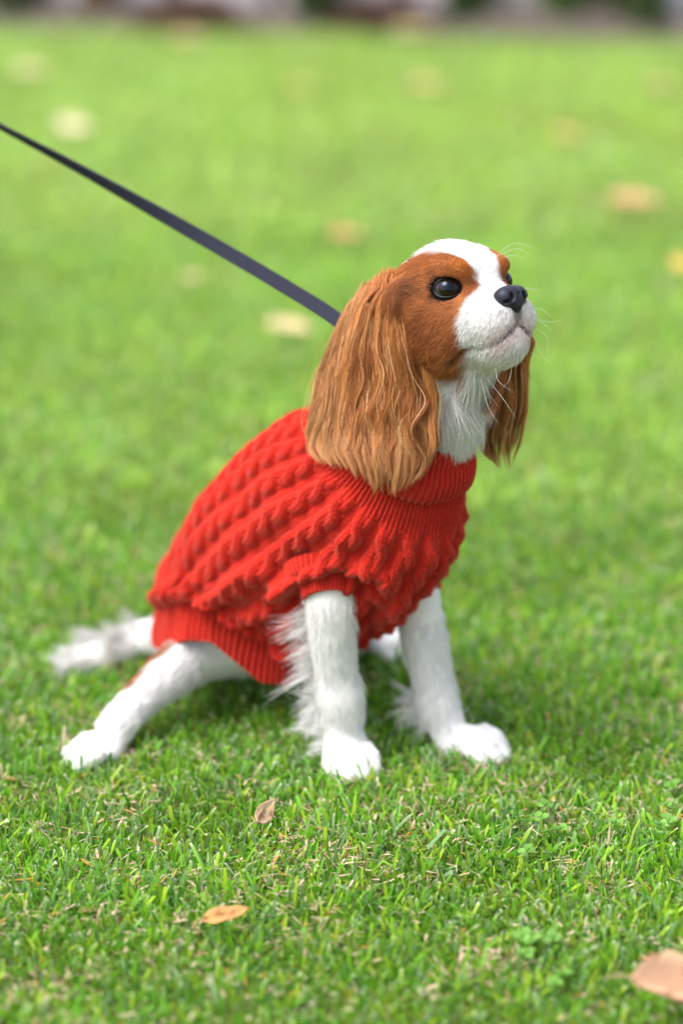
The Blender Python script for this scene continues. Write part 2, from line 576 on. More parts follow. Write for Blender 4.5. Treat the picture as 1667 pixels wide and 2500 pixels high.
def fallen_leaf(px, py, length, width, colour, label, yaw, tilt=(0, 0), curl=0.25, z=0.024, seed=0, fold=0.0, group='fallen autumn leaves on the lawn'):
    r_ = np.random.default_rng(900 + seed)
    gp = G(px, py + 0)
    nu, nv = 15, 9
    u = np.linspace(0, 1, nu)[:, None] * np.ones((1, nv))
    v = np.linspace(-1, 1, nv)[None, :] * np.ones((nu, 1))
    outline = np.power(np.sin(PI * np.clip(u, 0, 1) ** 0.8), 0.75) * (1 - .25 * u)
    outline = np.maximum(outline, 0.02) * (1 + 0.07 * np.sin(u * 38 + seed) * np.abs(v))
    X = (u - .5) * length
    Yv = v * outline * width / 2
    Z = curl * (Yv ** 2) / width * 2.2 + fold * np.abs(Yv) + curl * .35 * length * (u - .5) ** 2 * 2 + 0.0025 * (NZ(np.stack([u * 3 + seed, v, u * 0], -1), 2.4) - .5) * 2
    Z = Z - 0.0012 * np.exp(-(v / .18) ** 2)
    P = np.stack([X, Yv, Z], -1).reshape(-1, 3)
    i = np.arange(nu * nv).reshape(nu, nv)
    F = np.stack([i[:-1, :-1], i[1:, :-1], i[1:, 1:], i[:-1, 1:]], -1).reshape(-1, 4)
    col = np.array(colour)[None] * (0.8 + 0.4 * NZ(P + seed, 60)[:, None])
    spot = (NZ2(P + seed * 3, 190) > .72)[:, None]
    col = np.where(spot, col * np.array([.6, .45, .4]), col)
    vein = np.exp(-(v.reshape(-1, 1) / .1) ** 2) + .35 * (np.abs(np.sin((u.reshape(-1, 1) - .25 * np.abs(v.reshape(-1, 1))) * 26)) > .96)
    col = col * (1 + .22 * np.clip(vein, 0, 1))
    root = empty('fallen_leaf', (gp[0], gp[1], z))
    root.rotation_euler = (tilt[0], tilt[1], yaw)
    tag(root, label, 'leaf', group)
    b_ = new_mesh('blade', P, F, M_LEAF, root, col=np.clip(col, 0, 1))
    sm = b_.modifiers.new('thickness', 'SOLIDIFY'); sm.thickness = 0.0005
    pts = interp_path([(-length / 2 + .004, 0, Z[0, nv // 2]), (-length * .62, .002, Z[0, nv // 2] - .003), (-length * .72, -.002, Z[0, nv // 2] - .004)], 6)
    vv, ff = tube(pts, [0.0007] * 6, 6)
    new_mesh('stalk', vv, ff, M_LEAF, root, col=np.array(colour) * .8 + 0 * vv)
    return root


TAN = (0.66, 0.46, 0.28); ORA = (0.60, 0.33, 0.12); BRN = (0.42, 0.23, 0.12); PALE = (0.72, 0.60, 0.33); CREAM = (0.78, 0.67, 0.46); SALM = (0.60, 0.34, 0.20)
LEAVES = [
    (650, 2040, .026, .016, TAN, 'small tan leaf standing upright in the grass in front of the paws', 0.9, (0.9, -0.5), .3, .022),
    (555, 2310, .036, .016, ORA, 'orange brown narrow leaf in the grass near the bottom of the lawn', 0.25, (0.35, -0.15), .3, .026),
    (1662, 2522, .074, .040, (.64, .41, .27), 'big curled pinkish tan leaf at the bottom right corner', -0.25, (0.42, 0.10), .9, .026),
    (708, 855, .062, .042, PALE, 'pale yellow leaf just left of the long brown ear', -0.2, (.15, .1), .3, .026),
    (845, 618, .052, .038, (0.66, .42, .2), 'tan leaf above left of the white head', 0.5, (.2, 0), .3, .026),
    (470, 728, .038, .03, (.68, .58, .28), 'little yellow leaf under the middle of the leash', 1.2, (.1, 0), .3, .026),
    (185, 352, .075, .06, CREAM, 'large cream white leaf under the far end of the leash', 0.5, (.3, 0), .3, .03),
    (80, 208, .075, .06, (.7, .6, .36), 'pale beige leaf on the far left of the lawn', 0.2, (.2, 0), .3, .03),
    (1545, 540, .085, .05, SALM, 'orange brown leaf on the lawn at the right of the head', -0.2, (.2, 0), .3, .03),
    (1385, 368, .06, .05, (.55, .42, .16), 'dull tan leaf far behind the head, on the right', 0.3, (.2, 0), .3, .026),
    (1040, 243, .09, .06, (.55, .45, .18), 'brownish yellow leaf far off above the head', 0.1, (.2, 0), .3, .026),
    (1545, 85, .10, .08, (.62, .36, .22), 'salmon coloured leaf in front of the olive shrub', 0.0, (.5, 0), .3, .04),
    (1620, 240, .08, .06, (.55, .46, .2), 'faint tan leaf by the right border of the far lawn', 0.3, (.1, 0), .3, .02),
    (465, 130, .10, .07, (.6, .5, .24), 'faint beige leaf on the far lawn in front of the reddish brown shrub', 0.4, (.15, 0), .3, .03),
    (1666, 700, .05, .035, (.72, .5, .12), 'yellow leaf cut by the right border, level with the eyes', 0.7, (.4, 0), .3, .03),
    (745, 245, .07, .05, (.56, .52, .2), 'greenish yellow leaf far off above the leash', 0.7, (.1, 0), .3, .022),
    (1005, 108, .1, .07, (.58, .5, .28), 'faint straw coloured leaf far off in front of the brown withered shrub', 0.2, (.2, 0), .3, .03),
]
for k, (px, py, ln, wd, c, lab, yaw, tl, cu, zz) in enumerate(LEAVES):
    far_ = py < 900
    fallen_leaf(px, py, ln * (1.12 if far_ else 1), wd * (1.2 if far_ else 1), c, lab, yaw, tl, cu, zz + (.007 if far_ else 0), seed=k, fold=.55 if k == 2 else 0.0)

# ================================================================== the dog
DOG0 = np.array([0.0, 1.98, 0.0])
dog = empty('dog', DOG0)
tag(dog, 'sitting brown and white spaniel puppy looking up, wearing a red knitted jumper', 'dog')


def dmesh(name, V, F, mat, parent=None, **k):
    return new_mesh(name, np.asarray(V) - DOG0, F, mat, parent or dog, **k)


def dhair(name, P, rad, col, mat, parent=None):
    return hair(name, P - DOG0, rad, col, mat, parent or dog)


# head frame: f forward along the muzzle, l to the dog's left, u up
HA, HB, HR = math.radians(50), math.radians(20), math.radians(-2)
hf = np.array([math.cos(HA) * math.cos(HB), -math.sin(HA) * math.cos(HB), math.sin(HB)])
hl = np.array([math.sin(HA), math.cos(HA), 0.0])
hu = np.cross(hf, hl)
hl, hu = math.cos(HR) * hl + math.sin(HR) * hu, math.cos(HR) * hu - math.sin(HR) * hl
PE = np.array([0.1046, 1.862, 0.432])
HM = np.stack([hf, hl, hu])                               # rows: world -> head


def H(n, y, z):
    return PE + n * hf + y * hl + z * hu


def to_head(p):
    return (p - PE) @ HM.T


# body frame
YAW = math.radians(47)
bgd = np.array([math.cos(YAW), -math.sin(YAW), 0.0])      # facing
bl = np.array([math.sin(YAW), math.cos(YAW), 0.0])        # dog's left

# ---- signed distance field of the whole body
VH = 0.0016
LO = np.array([-0.30, 1.76, -0.02]); HI = np.array([0.20, 2.26, 0.50])
DIM = np.ceil((HI - LO) / VH).astype(int)
SDF = np.full(DIM, 0.05, np.float32)


def sub_grid(lo, hi):
    a = np.clip(np.floor((lo - LO) / VH).astype(int), 0, DIM)
    b_ = np.clip(np.ceil((hi - LO) / VH).astype(int) + 1, 0, DIM)
    ax = [LO[i] + VH * np.arange(a[i], b_[i], dtype=np.float32) for i in range(3)]
    return tuple(slice(a[i], b_[i]) for i in range(3)), [x.astype(np.float32) for x in ax]


def blend(sl, d, k, op='add'):
    A = SDF[sl]
    if op == 'add':
        h = np.maximum(k - np.abs(A - d), 0) / k
        SDF[sl] = np.minimum(A, d) - h * h * k * 0.25
    else:
        d = -d
        h = np.maximum(k - np.abs(A - d), 0) / k
        SDF[sl] = np.maximum(A, d) + h * h * k * 0.25


def cone(a, b_, ra, rb, k=0.012, op='add'):
    a = np.asarray(a, float); b_ = np.asarray(b_, float)
    m_ = max(ra, rb) + k + 0.004
    sl, (X, Y, Z) = sub_grid(np.minimum(a, b_) - m_, np.maximum(a, b_) + m_)
    X = X[:, None, None] - a[0]; Y = Y[None, :, None] - a[1]; Z = Z[None, None, :] - a[2]
    d = b_ - a
    t_ = np.clip((X * d[0] + Y * d[1] + Z * d[2]) / max(d @ d, 1e-9), 0, 1)
    dist = np.sqrt((X - t_ * d[0]) ** 2 + (Y - t_ * d[1]) ** 2 + (Z - t_ * d[2]) ** 2) - (ra + (rb - ra) * t_)
    blend(sl, dist.astype(np.float32), k, op)


def chain(pts, rads, k=0.012, n=None):
    P = interp_path(pts, n or (len(pts) - 1) * 3 + 1)
    R = np.interp(np.linspace(0, 1, len(P)), np.linspace(0, 1, len(rads)), rads)
    for i in range(len(P) - 1):
        cone(P[i], P[i + 1], R[i], R[i + 1], k)


def ellip(c, r_, axes=None, k=0.012, op='add'):
    c = np.asarray(c, float); r_ = np.asarray(r_, float)
    A = np.eye(3) if axes is None else np.asarray(axes)
    m_ = r_.max() + k + 0.004
    sl, (X, Y, Z) = sub_grid(c - m_, c + m_)
    X = X[:, None, None] - c[0]; Y = Y[None, :, None] - c[1]; Z = Z[None, None, :] - c[2]
    q = [(X * A[i, 0] + Y * A[i, 1] + Z * A[i, 2]) for i in range(3)]
    k0 = np.sqrt(sum((q[i] / r_[i]) ** 2 for i in range(3)))
    k1 = np.sqrt(sum((q[i] / r_[i] ** 2) ** 2 for i in range(3))) + 1e-6
    blend(sl, (k0 * (k0 - 1) / k1).astype(np.float32), k, op)


def he(n_, y, z, rn, ry, rz, k=0.01, op='add'):
    ellip(H(n_, y, z), (rn, ry, rz), HM, k, op)


# torso (inside the jumper)
HIP = np.array([-0.080, 2.056, 0.088]); CHEST = np.array([0.010, 1.962, 0.205])
NECK0 = np.array([0.050, 1.912, 0.275]); NECK1 = H(-0.035, 0, -0.032)
cone(HIP, CHEST, 0.056, 0.058, 0.03)
cone(CHEST, NECK0, 0.056, 0.040, 0.03)
cone(NECK0, NECK1, 0.037, 0.036, 0.03)
# front legs
RL = [np.array([-0.008, 1.935, 0.205]), W(806, 1440, 1.905), W(812, 1560, 1.905), W(824, 1660, 1.908), W(834, 1708, 1.907), W(838, 1780, 1.907), W(843, 1842, 1.902)]
chain(RL, [.017, .0175, .0160, .0130, .0142, .0118, .0135], .010)
LL = [CHEST + bl * .045 + np.array([.02, -.01, -.01]), W(1022, 1480, 1.962), W(1044, 1600, 1.955), W(1060, 1680, 1.949), W(1068, 1722, 1.945), W(1096, 1790, 1.938), W(1122, 1828, 1.933)]
chain(LL, [.018, .0168, .0150, .0122, .0132, .0112, .0128], .010)


def paw(c, fwd, size=1.0, spread=1.0, flat=1.0):
    """knuckled paw: pad plus four toes"""
    f_ = nrm(np.array([fwd[0], fwd[1], 0.0])); s_ = np.array([-f_[1], f_[0], 0.0])
    ellip(c + f_ * .004 * size + np.array([0, 0, .002]), (.020 * size, .0165 * size, .0125 * size * flat), np.stack([f_, s_, [0, 0, 1]]), .008)
    for k_, (a_, fw) in enumerate([(-1.45, .013), (-.5, .020), (.5, .020), (1.45, .013)]):
        base = c + f_ * .003 * size + s_ * a_ * .0092 * size * spread + np.array([0, 0, .007 * size * flat])
        mid = c + f_ * (fw * .8) * size + s_ * a_ * .0108 * size * spread + np.array([0, 0, .004 * size * flat])
        tip = c + f_ * (fw + .006) * size + s_ * a_ * .0112 * size * spread + np.array([0, 0, -.004 * size * flat])
        cone(base, mid, .0072 * size, .0072 * size, .0016)
        cone(mid, tip, .0072 * size, .0060 * size, .0016)


PR = W(850, 1858, 1.898); PR[2] = .0125
PL = W(1152, 1850, 1.925); PL[2] = .0125
paw(PR, (0.22, -1, 0), 1.08)
paw(PL, (0.85, -0.62, 0), 1.08)
cone(RL[-1], PR, .0135, .012, .012); cone(LL[-1], PL, .013, .0115, .012)
# right hind leg: thigh under the hem, shank sprawled out to the side, foot on the grass
HR_ = [np.array([-0.085, 2.05, 0.062]), W(482, 1600, 2.022), W(397, 1660, 1.985), W(325, 1726, 1.955), W(279, 1786, 1.934)]
chain(HR_, [.026, .0220, .0180, .0142, .0122, .0118], .010)
PH = np.array([-.2075, 1.914, .0105])
cone(HR_[-1], PH + np.array([.008, 0, 0]), .0130, .0100, .010)
paw(PH, (-1.0, -0.12, 0), 1.02, 1.35, .62)
# left hind leg: only its foot shows, between the front legs
LH = [np.array([-0.06, 2.09, 0.07]), np.array([-0.01, 2.115, 0.065]), np.array([0.012, 2.165, 0.02])]
chain(LH, [.03, .026, .015], .014)
PLH = G(925, 1605); PLH[2] = .013
cone(LH[-1], PLH, .015, .013, .012)
paw(PLH, (0.9, -0.5, 0), 1.05)
# tail: lies on the grass, curling out to the left
TAILP = [np.array([-0.115, 2.105, 0.045]), W(352, 1558, 2.155), W(300, 1586, 2.145), W(252, 1604, 2.123), W(205, 1612, 2.113)]
for q in TAILP[2:]: q[2] = max(q[2], .016)
chain(TAILP, [.022, .015, .012, .012, .012], .01)

# head
he(-.040, 0, -.002, .050, .0435, .0335, .02)
he(-.017, 0, .004, .029, .033, .0262, .02)
for s_ in (-1, 1):
    he(.001, s_ * .021, .0125, .0135, .0135, .0095, .012)            # brow
    he(-.020, s_ * .026, -.030, .032, .0205, .029, .016)             # cheek
    he(.003, s_ * .018, -.0205, .018, .014, .0145, .014)               # under the eye
cone(H(-.005, 0, -.0125), H(.030, 0, -.0175), .0135, .0118, .012)      # bridge
for s_ in (-1, 1):
    he(.0165, s_ * .0128, -.0320, .0240, .0174, .0186, .013)          # upper lip
he(.005, 0, -.028, .030, .024, .022, .012)
# eye sockets
ER = 0.0110
EYES = []
for s_ in (-1, 1):
    ec = H(-.0020, s_ * .0268, .0000)
    ed = nrm(.80 * hf + s_ * .56 * hl + .16 * hu)
    EYES.append((ec, ed, s_))
    ellip(ec + ed * .0035, (ER * .98, ER * .98, ER * .90), np.stack([ed, nrm(np.cross(hu, ed)), nrm(np.cross(ed, np.cross(hu, ed)))]), .004, 'sub')
# mouth: a parting under the upper lips, then the lower jaw below it
MOUTH = [H(.0415, 0, -.0365), H(.0385, -.008, -.0420), H(.0300, -.0190, -.0490), H(.0130, -.0285, -.0520), H(-.004, -.0318, -.0525)]
MOUTHL = [H(.0415, 0, -.0365), H(.0385, .008, -.0420), H(.0300, .0190, -.0490), H(.0130, .0285, -.0520), H(-.004, .0318, -.0525)]
cone(H(-.030, 0, -.050), H(.016, 0, -.0500), .0190, .0158, .012)
he(.0175, 0, -.0490, .0185, .0190, .0115, .012)
def onto_skin(p, it=5):
    p = np.array(p, float)
    for _ in range(it):
        def f_(x):
            i = np.clip(((x - LO) / VH), 1, DIM - 2)
            i0 = i.astype(int); fr = i - i0
            v_ = 0
            for dx in (0, 1):
                for dy in (0, 1):
                    for dz in (0, 1):
                        v_ += SDF[i0[0] + dx, i0[1] + dy, i0[2] + dz] * (fr[0] if dx else 1 - fr[0]) * (fr[1] if dy else 1 - fr[1]) * (fr[2] if dz else 1 - fr[2])
            return v_
        e = .002
        g_ = np.array([f_(p + np.eye(3)[k] * e) - f_(p - np.eye(3)[k] * e) for k in range(3)])
        p = p - f_(p) * nrm(g_)
    return p


MOUTH = [onto_skin(x) for x in interp_path(MOUTH, 13)]; MOUTHL = [onto_skin(x) for x in interp_path(MOUTHL, 13)]
for mp in (MOUTH, MOUTHL):
    P = interp_path(mp, 13)
    for i in range(12):
        rr = .0009 if i < 9 else .0024
        cone(P[i], P[i + 1], rr, rr, .002, 'sub')
cone(H(.0440, 0, -.0255), H(.0420, 0, -.0365), .0008, .0008, .003, 'sub')   # philtrum
# the fold where the ear stands off the cheek
EARGAP = [onto_skin(W(*a)) for a in ((1000, 775, 1.87), (1014, 830, 1.87), (1034, 875, 1.87), (1058, 915, 1.87))]
for i in range(3):
    cone(EARGAP[i], EARGAP[i + 1], .0042, .0055, .004, 'sub')
# ear flaps (leather of the ears) under the long hair
EA = np.stack([nrm(hl * .85 + np.array([-.15, -.1, 0])), nrm(np.cross(np.array([0, 0, 1.0]), hl)), [0, 0, 1.0]])
earR = [H(-.042, -.038, .002), W(905, 800, 1.888), W(905, 930, 1.884), W(910, 1030, 1.880)]
earL = [H(-.040, .040, .012), W(1228, 840, 1.925), W(1238, 930, 1.930), W(1240, 1010, 1.932)]
ellip(W(914, 905, 1.906), (.008, .030, .046), EA, .012)
ellip(W(915, 782, 1.910), (.008, .0245, .030), EA, .014)
ellip(W(910, 985, 1.902), (.008, .032, .045), EA, .012)
cone(earR[0], W(925, 810, 1.905), .010, .009, .016)
ellip(W(1235, 925, 1.942), (.008, .022, .045), EA, .012)
cone(earL[0], W(1230, 860, 1.938), .013, .013, .014)

grid = vdb.FloatGrid()
grid.copyFromArray(SDF)
pts_, quads_ = grid.convertToQuads(isovalue=0.0)
BV = pts_ * VH + LO
BF = np.asarray(quads_, np.int64)
del SDF


def vnormals(V, F):
    fn = np.cross(V[F[:, 2]] - V[F[:, 0]], V[F[:, 3]] - V[F[:, 1]])
    N = np.zeros_like(V)
    for k_ in range(4):
        np.add.at(N, F[:, k_], fn)
    return nrm(N)


# light smoothing of the voxel surface
def lap_smooth(V, F, it, lam=.5):
    e = np.concatenate([F[:, [0, 1]], F[:, [1, 2]], F[:, [2, 3]], F[:, [3, 0]]])
    deg = np.bincount(e.ravel(), minlength=len(V))[:, None]
    for _ in range(it):
        S_ = np.zeros_like(V)
        for c_ in range(3):
            S_[:, c_] = np.bincount(e[:, 0], V[e[:, 1], c_], len(V)) + np.bincount(e[:, 1], V[e[:, 0], c_], len(V))
        V = V + lam * (S_ / np.maximum(deg, 1) - V)
    return V


BV = lap_smooth(BV, BF, 2)
BN = vnormals(BV, BF)
# outward check
cc = BV.mean(0)
if np.mean(np.sum(BN * (BV - cc), 1)) < 0:
    BF = BF[:, ::-1]; BN = -BN

# ---- colours of the coat
C_WHITE = np.array([0.80, 0.79, 0.785]); C_BROWN = np.array([0.31, 0.098, 0.028]); C_DKBR = np.array([0.13, 0.042, 0.016])
C_LTBR = np.array([0.52, 0.20, 0.062]); C_ORNG = np.array([0.40, 0.125, 0.022]); C_BLACK = np.array([0.005, 0.0045, 0.006]); C_PINK = np.array([0.58, 0.33, 0.31])
MP = np.concatenate([interp_path(MOUTH, 49), interp_path(MOUTHL, 49)])
EARB = np.array([earR[0], earR[1], earR[2], earR[3]]); EARBL = np.array([earL[0], earL[1], earL[2], earL[3]])


def seg_dist(p, a, b_):
    d = b_ - a
    t_ = np.clip(((p - a) @ d) / (d @ d), 0, 1)
    return np.linalg.norm(p - a - t_[:, None] * d, axis=1), t_


def poly_dist(p, pts):
    D = np.full(len(p), 9.0)
    for i in range(len(pts) - 1):
        D = np.minimum(D, seg_dist(p, pts[i], pts[i + 1])[0])
    return D


def is_head(p):
    q = to_head(p)
    return (p[:, 2] > .335) & (q[:, 0] > -.11)


def ear_mask(p):
    """points of the ear leather, both sides"""
    q = to_head(p)
    dr = poly_dist(p, EARB); dl = poly_dist(p, EARBL)
    m_ = ((dr < .045) & (q[:, 1] < -.030) & (q[:, 0] < -.030)) | ((dl < .035) & (q[:, 1] > .034) & (q[:, 0] < -.022))
    return m_


def coat_colour(p, nv, fine=True, lips=1.0):
    """the pattern of the coat: white, chestnut and the dark rims"""
    q = to_head(p)
    n_, y, z_ = q.T
    head = is_head(p)
    nz = (NZ(p + 3, 210) - .5) * .004 + (NZ2(p, 90) - .5) * .006
    # blaze
    wb = .0125 + .0085 * smooth01(.006, .034, z_) + .002 * smooth01(.0, -.02, z_) - .0085 * smooth01(-.022, -.05, n_)
    blaze = smooth01(.003, -.003, np.abs(y - .001) - wb + nz) * smooth01(-.078, -.055, n_) * (z_ > -.03)
    nb = np.interp(z_, [-.066, -.058, -.051, -.029, -.010, .002], [-.012, .000, .005, .0135, .0190, .026])
    muz = smooth01(-.003, .003, n_ - nb + nz + .0015)
    muz = np.where(z_ > .002, 0, muz)
    jaw = smooth01(-.060, -.066, z_ + nz) * (n_ > -.055)
    jawb = jaw * smooth01(.036, .028, np.abs(y)) * smooth01(-.014, -.004, n_ + nz)
    white = np.clip(np.maximum(np.maximum(blaze, muz), jawb), 0, 1)
    throat = smooth01(-.062, -.068, z_ + nz)
    white = np.maximum(white, throat * (n_ > -.060))
    # brown of the head
    k1 = NZ(p, 60)[:, None]; k2 = NZ2(p + 1, 130)[:, None]
    br = C_BROWN + (C_LTBR - C_BROWN) * smooth01(.45, .95, .6 * k1 + .4 * k2)
    br = br + (C_DKBR - br) * smooth01(.58, .25, .5 * k1 + .5 * k2) * .55
    brow = np.exp(-((z_ - .017) / .010) ** 2 - ((np.abs(y) - .019) / .012) ** 2) * (n_ > -.03)
    br = br + (C_ORNG - br) * np.clip(brow, 0, 1)[:, None]
    tmp = np.exp(-((n_ + .028) / .012) ** 2 - ((z_ - .002) / .016) ** 2)[:, None]
    br = br * (1 - .35 * tmp)
    em = ear_mask(p)
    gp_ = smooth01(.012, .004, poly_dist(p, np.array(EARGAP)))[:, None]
    br = br + (C_DKBR * .6 - br) * gp_  # shade in the ear fold painted into the cheek brown
    br = np.where((em & (p[:, 2] < .405))[:, None], C_BROWN * .6, br)
    c = br * (1 - white[:, None]) + C_WHITE * white[:, None]
    # pink skin shining through round the lips, dark lips
    dm = np.min(np.linalg.norm(p[:, None, :] - MP[None, ::2], axis=2), axis=1) if len(p) < 400000 else np.full(len(p), 9.)
    front = smooth01(.018, .034, n_)
    pk = np.exp(-(dm / .0085) ** 2) * front * .5
    c = c * (1 - pk[:, None]) + C_PINK * pk[:, None]
    nd = np.linalg.norm((q - np.array([.043, 0, -.0270])) / np.array([.01, .0055, .010]), axis=1)
    c = c + (np.array([.10, .09, .095]) - c) * (smooth01(1.2, .4, nd) * .75)[:, None]
    mi_ = np.array([.95] * 18 + [.50] * 20 + [1.0] * 11)
    mi_ = np.concatenate([mi_, mi_])[::2]
    wm = mi_[np.argmin(np.linalg.norm(p[:, None, :] - MP[None, ::2], axis=2), axis=1)]
    lip = smooth01(.0030, .0012, dm) * wm
    crn = np.minimum(np.linalg.norm(p - MOUTH[-1], axis=1), np.linalg.norm(p - MOUTHL[-1], axis=1))
    crn = np.minimum(crn, np.minimum(np.linalg.norm(p - MOUTH[-3], axis=1), np.linalg.norm(p - MOUTHL[-3], axis=1)) + .001)
    lip = np.maximum(lip, smooth01(.0050, .0030, crn))
    nin = np.linalg.norm((q - np.array([.036, 0, -.0158])) / np.array([.010, .0125, .0090]), axis=1)
    lip = np.maximum(lip, smooth01(1.05, .95, nin))
    lip = np.maximum(lip * lips, smooth01(.0050, .0030, crn) * .85)
    c = c * (1 - lip[:, None]) + C_BLACK * 4 * lip[:, None]
    for ec, ed, s_ in EYES:
        de = np.linalg.norm(p - ec, axis=1)
        rim = smooth01(ER + .0045, ER + .0018, de)
        c = c * (1 - rim[:, None]) + C_BLACK * rim[:, None]
        tear = H(.012, s_ * .0165, -.0075)
        dt, _ = seg_dist(p, H(.0072, s_ * .0175, -.0035), H(.0155, s_ * .0155, -.0125))
        rt = smooth01(.0034, .0014, dt) * .85
        c = c * (1 - rt[:, None]) + C_BLACK * 2 * rt[:, None]
    # below the head
    neckw = smooth01(-.012, .006, (p - NECK1) @ bgd + .6 * np.abs((p - NECK1) @ bl) * 0 + .012)
    nk = C_LTBR * (1 - neckw[:, None]) + C_WHITE * neckw[:, None]
    low = p[:, 2] < .345
    notear = ~em
    c = np.where((low & notear & (p[:, 2] > .2))[:, None], nk, c)
    legs = p[:, 2] <= .2
    cl = np.repeat(C_WHITE[None], len(p), 0)
    dh, th = seg_dist(p, HR_[1], HR_[3])
    patch = smooth01(.02, .30, th) * smooth01(1.0, .9, th) * smooth01(.25, .6, nv @ nrm(np.array([-.62, .55, .35]))) * (dh < .04)
    patch = patch * smooth01(.25, .45, NZ(p, 45))
    cl = cl * (1 - patch[:, None]) + np.array([.36, .15, .07]) * patch[:, None]
    c = np.where(legs[:, None], cl, c)
    return np.clip(c, 0.004, 1)


BC = np.empty_like(BV)
for i in range(0, len(BV), 100000):
    BC[i:i + 100000] = coat_colour(BV[i:i + 100000], BN[i:i + 100000])
body = dmesh('body', BV, BF, M_SKIN, col=BC)

# ---- the jumper: a knitted tube from hem to collar -------------------------------------------------
RINGS = [  # centre, axis elevation (deg), radius dorso-ventral, radius lateral
    ((-0.0919, 2.0669, 0.0540), 81.4, 0.0880, 0.0680),
    ((-0.0791, 2.0530, 0.0902), 66.7, 0.0910, 0.0768),
    ((-0.0598, 2.0338, 0.1285), 54.3, 0.0906, 0.0804),
    ((-0.0300, 2.0040, 0.1676), 47.1, 0.0929, 0.0793),
    ((0.0012, 1.9687, 0.2069), 44.8, 0.0922, 0.0749),
    ((0.0344, 1.9324, 0.2452), 49.9, 0.0788, 0.0645),
    ((0.0525, 1.9115, 0.2800), 57.9, 0.0520, 0.0485),
    ((0.0560, 1.9075, 0.2900), 62.0, 0.0460, 0.0450),
]


def ring_params(n):
    A = np.array([[*c, e, rd, rl] for c, e, rd, rl in RINGS])
    return interp_path(A, n)


def tube_pts(A, phi):
    """A (m,6), phi (k,) -> (m,k,3)"""
    e = np.radians(A[:, 3])[:, None]
    ed_ = -np.sin(e) * bgd[None] + np.cos(e) * np.array([0, 0, 1.0])[None]
    c_, s_ = np.cos(phi), np.sin(phi)
    return A[:, None, :3] + (A[:, 4, None, None] * ed_[:, None, :] * c_[None, :, None]) - (A[:, 5, None, None] * bl[None, None, :] * s_[None, :, None])
    # phi: 0 back, 90 the near (right) side, 180 belly, 270 far side


NU, NV = 450, 680
AR = ring_params(NU)
sl_ = np.concatenate([[0], np.cumsum(np.linalg.norm(np.diff(AR[:, :3], axis=0), axis=1))])
# even spacing along the axis
LT = sl_[-1]
AR = np.stack([np.interp(np.linspace(0, LT, NU), sl_, AR[:, j]) for j in range(6)], 1)
phi = np.linspace(0, 2 * PI, NV, endpoint=False)
SW = tube_pts(AR, phi)
uu = np.linspace(0, LT, NU)[:, None] * np.ones((1, NV))           # metres from the hem
vv = phi[None, :] * np.ones((NU, 1)) / (2 * PI)                     # 0..1 around
# the hem is pushed up where the thigh comes out; belly hangs a little
sN = np.exp(-((vv - .25) / .095) ** 2)
sB = np.exp(-((vv - .31) / .17) ** 2)
SW += (-bl * .006)[None, None] * (sN * np.exp(-((uu - .055) / .03) ** 2))[..., None]


def grid_normals(P):
    du = np.gradient(P, axis=0)
    dv = (np.roll(P, -1, 1) - np.roll(P, 1, 1)) / 2
    N = nrm(np.cross(dv, du))
    out = np.sum(N * (P - P.mean(1, keepdims=True)))
    return N if out > 0 else -N


def Wv(px, py, Y):
    vx, vy = (px - 833.5) / F_PX, (1250 - py) / F_PX
    t_ = Y / (cT + vy * sT)
    return np.stack([vx * t_, Y, CAM_H + t_ * (-sT + vy * cT)], -1)


HEMV = (.030 + .026 * sB)[0]
KV = [.08, .12, .17, .24, .29, .34, .39, .44, .50]
BOT = [(368, 1552, 2.10), (383, 1582, 2.075), (405, 1585, 2.035), (452, 1563, 1.990), (515, 1566, 1.975), (572, 1612, 1.970), (635, 1664, 1.968), (700, 1670, 1.970), (752, 1650, 1.985)]
TOP = [(388, 1490, 2.09), (398, 1498, 2.07), (422, 1480, 2.035), (462, 1470, 2.002), (520, 1474, 1.985), (585, 1512, 1.976), (648, 1560, 1.972), (702, 1598, 1.965), (772, 1618, 1.972)]
v1 = vv[0]
Bp = Wv(*[np.interp(v1, KV, [q[j] for q in BOT]) for j in range(3)])
Tp = Wv(*[np.interp(v1, KV, [q[j] for q in TOP]) for j in range(3)])
wgt_v = (smooth01(.05, .11, v1) * smooth01(.55, .47, v1))[:, None]
ih = np.clip((HEMV / LT * (NU - 1)).astype(int), 1, NU - 1)
T0 = SW[ih, np.arange(NV)]
dT = (Tp - T0)
newSW = SW.copy()
for i in range(NU):
    u_ = uu[i, 0]
    inh = u_ <= HEMV
    f_ = np.clip(u_ / HEMV, 0, 1)[:, None]
    hem_p = Bp + (Tp - Bp) * f_
    up_p = SW[i] + dT * (1 - smooth01(0, .075, u_ - HEMV))[:, None]
    tgt = np.where(inh[:, None], hem_p, up_p)
    newSW[i] = SW[i] * (1 - wgt_v) + tgt * wgt_v
SW = newSW
for _ in range(6):
    SW[1:-1] = (SW[:-2] + 2 * SW[1:-1] + SW[2:]) / 4
    SW = (np.roll(SW, 1, 1) + 2 * SW + np.roll(SW, -1, 1)) / 4
SN = grid_normals(SW)
NCAB = 20
YOKE = LT - .036
HEMV = HEMV[None] + 0 * uu
PER = .043


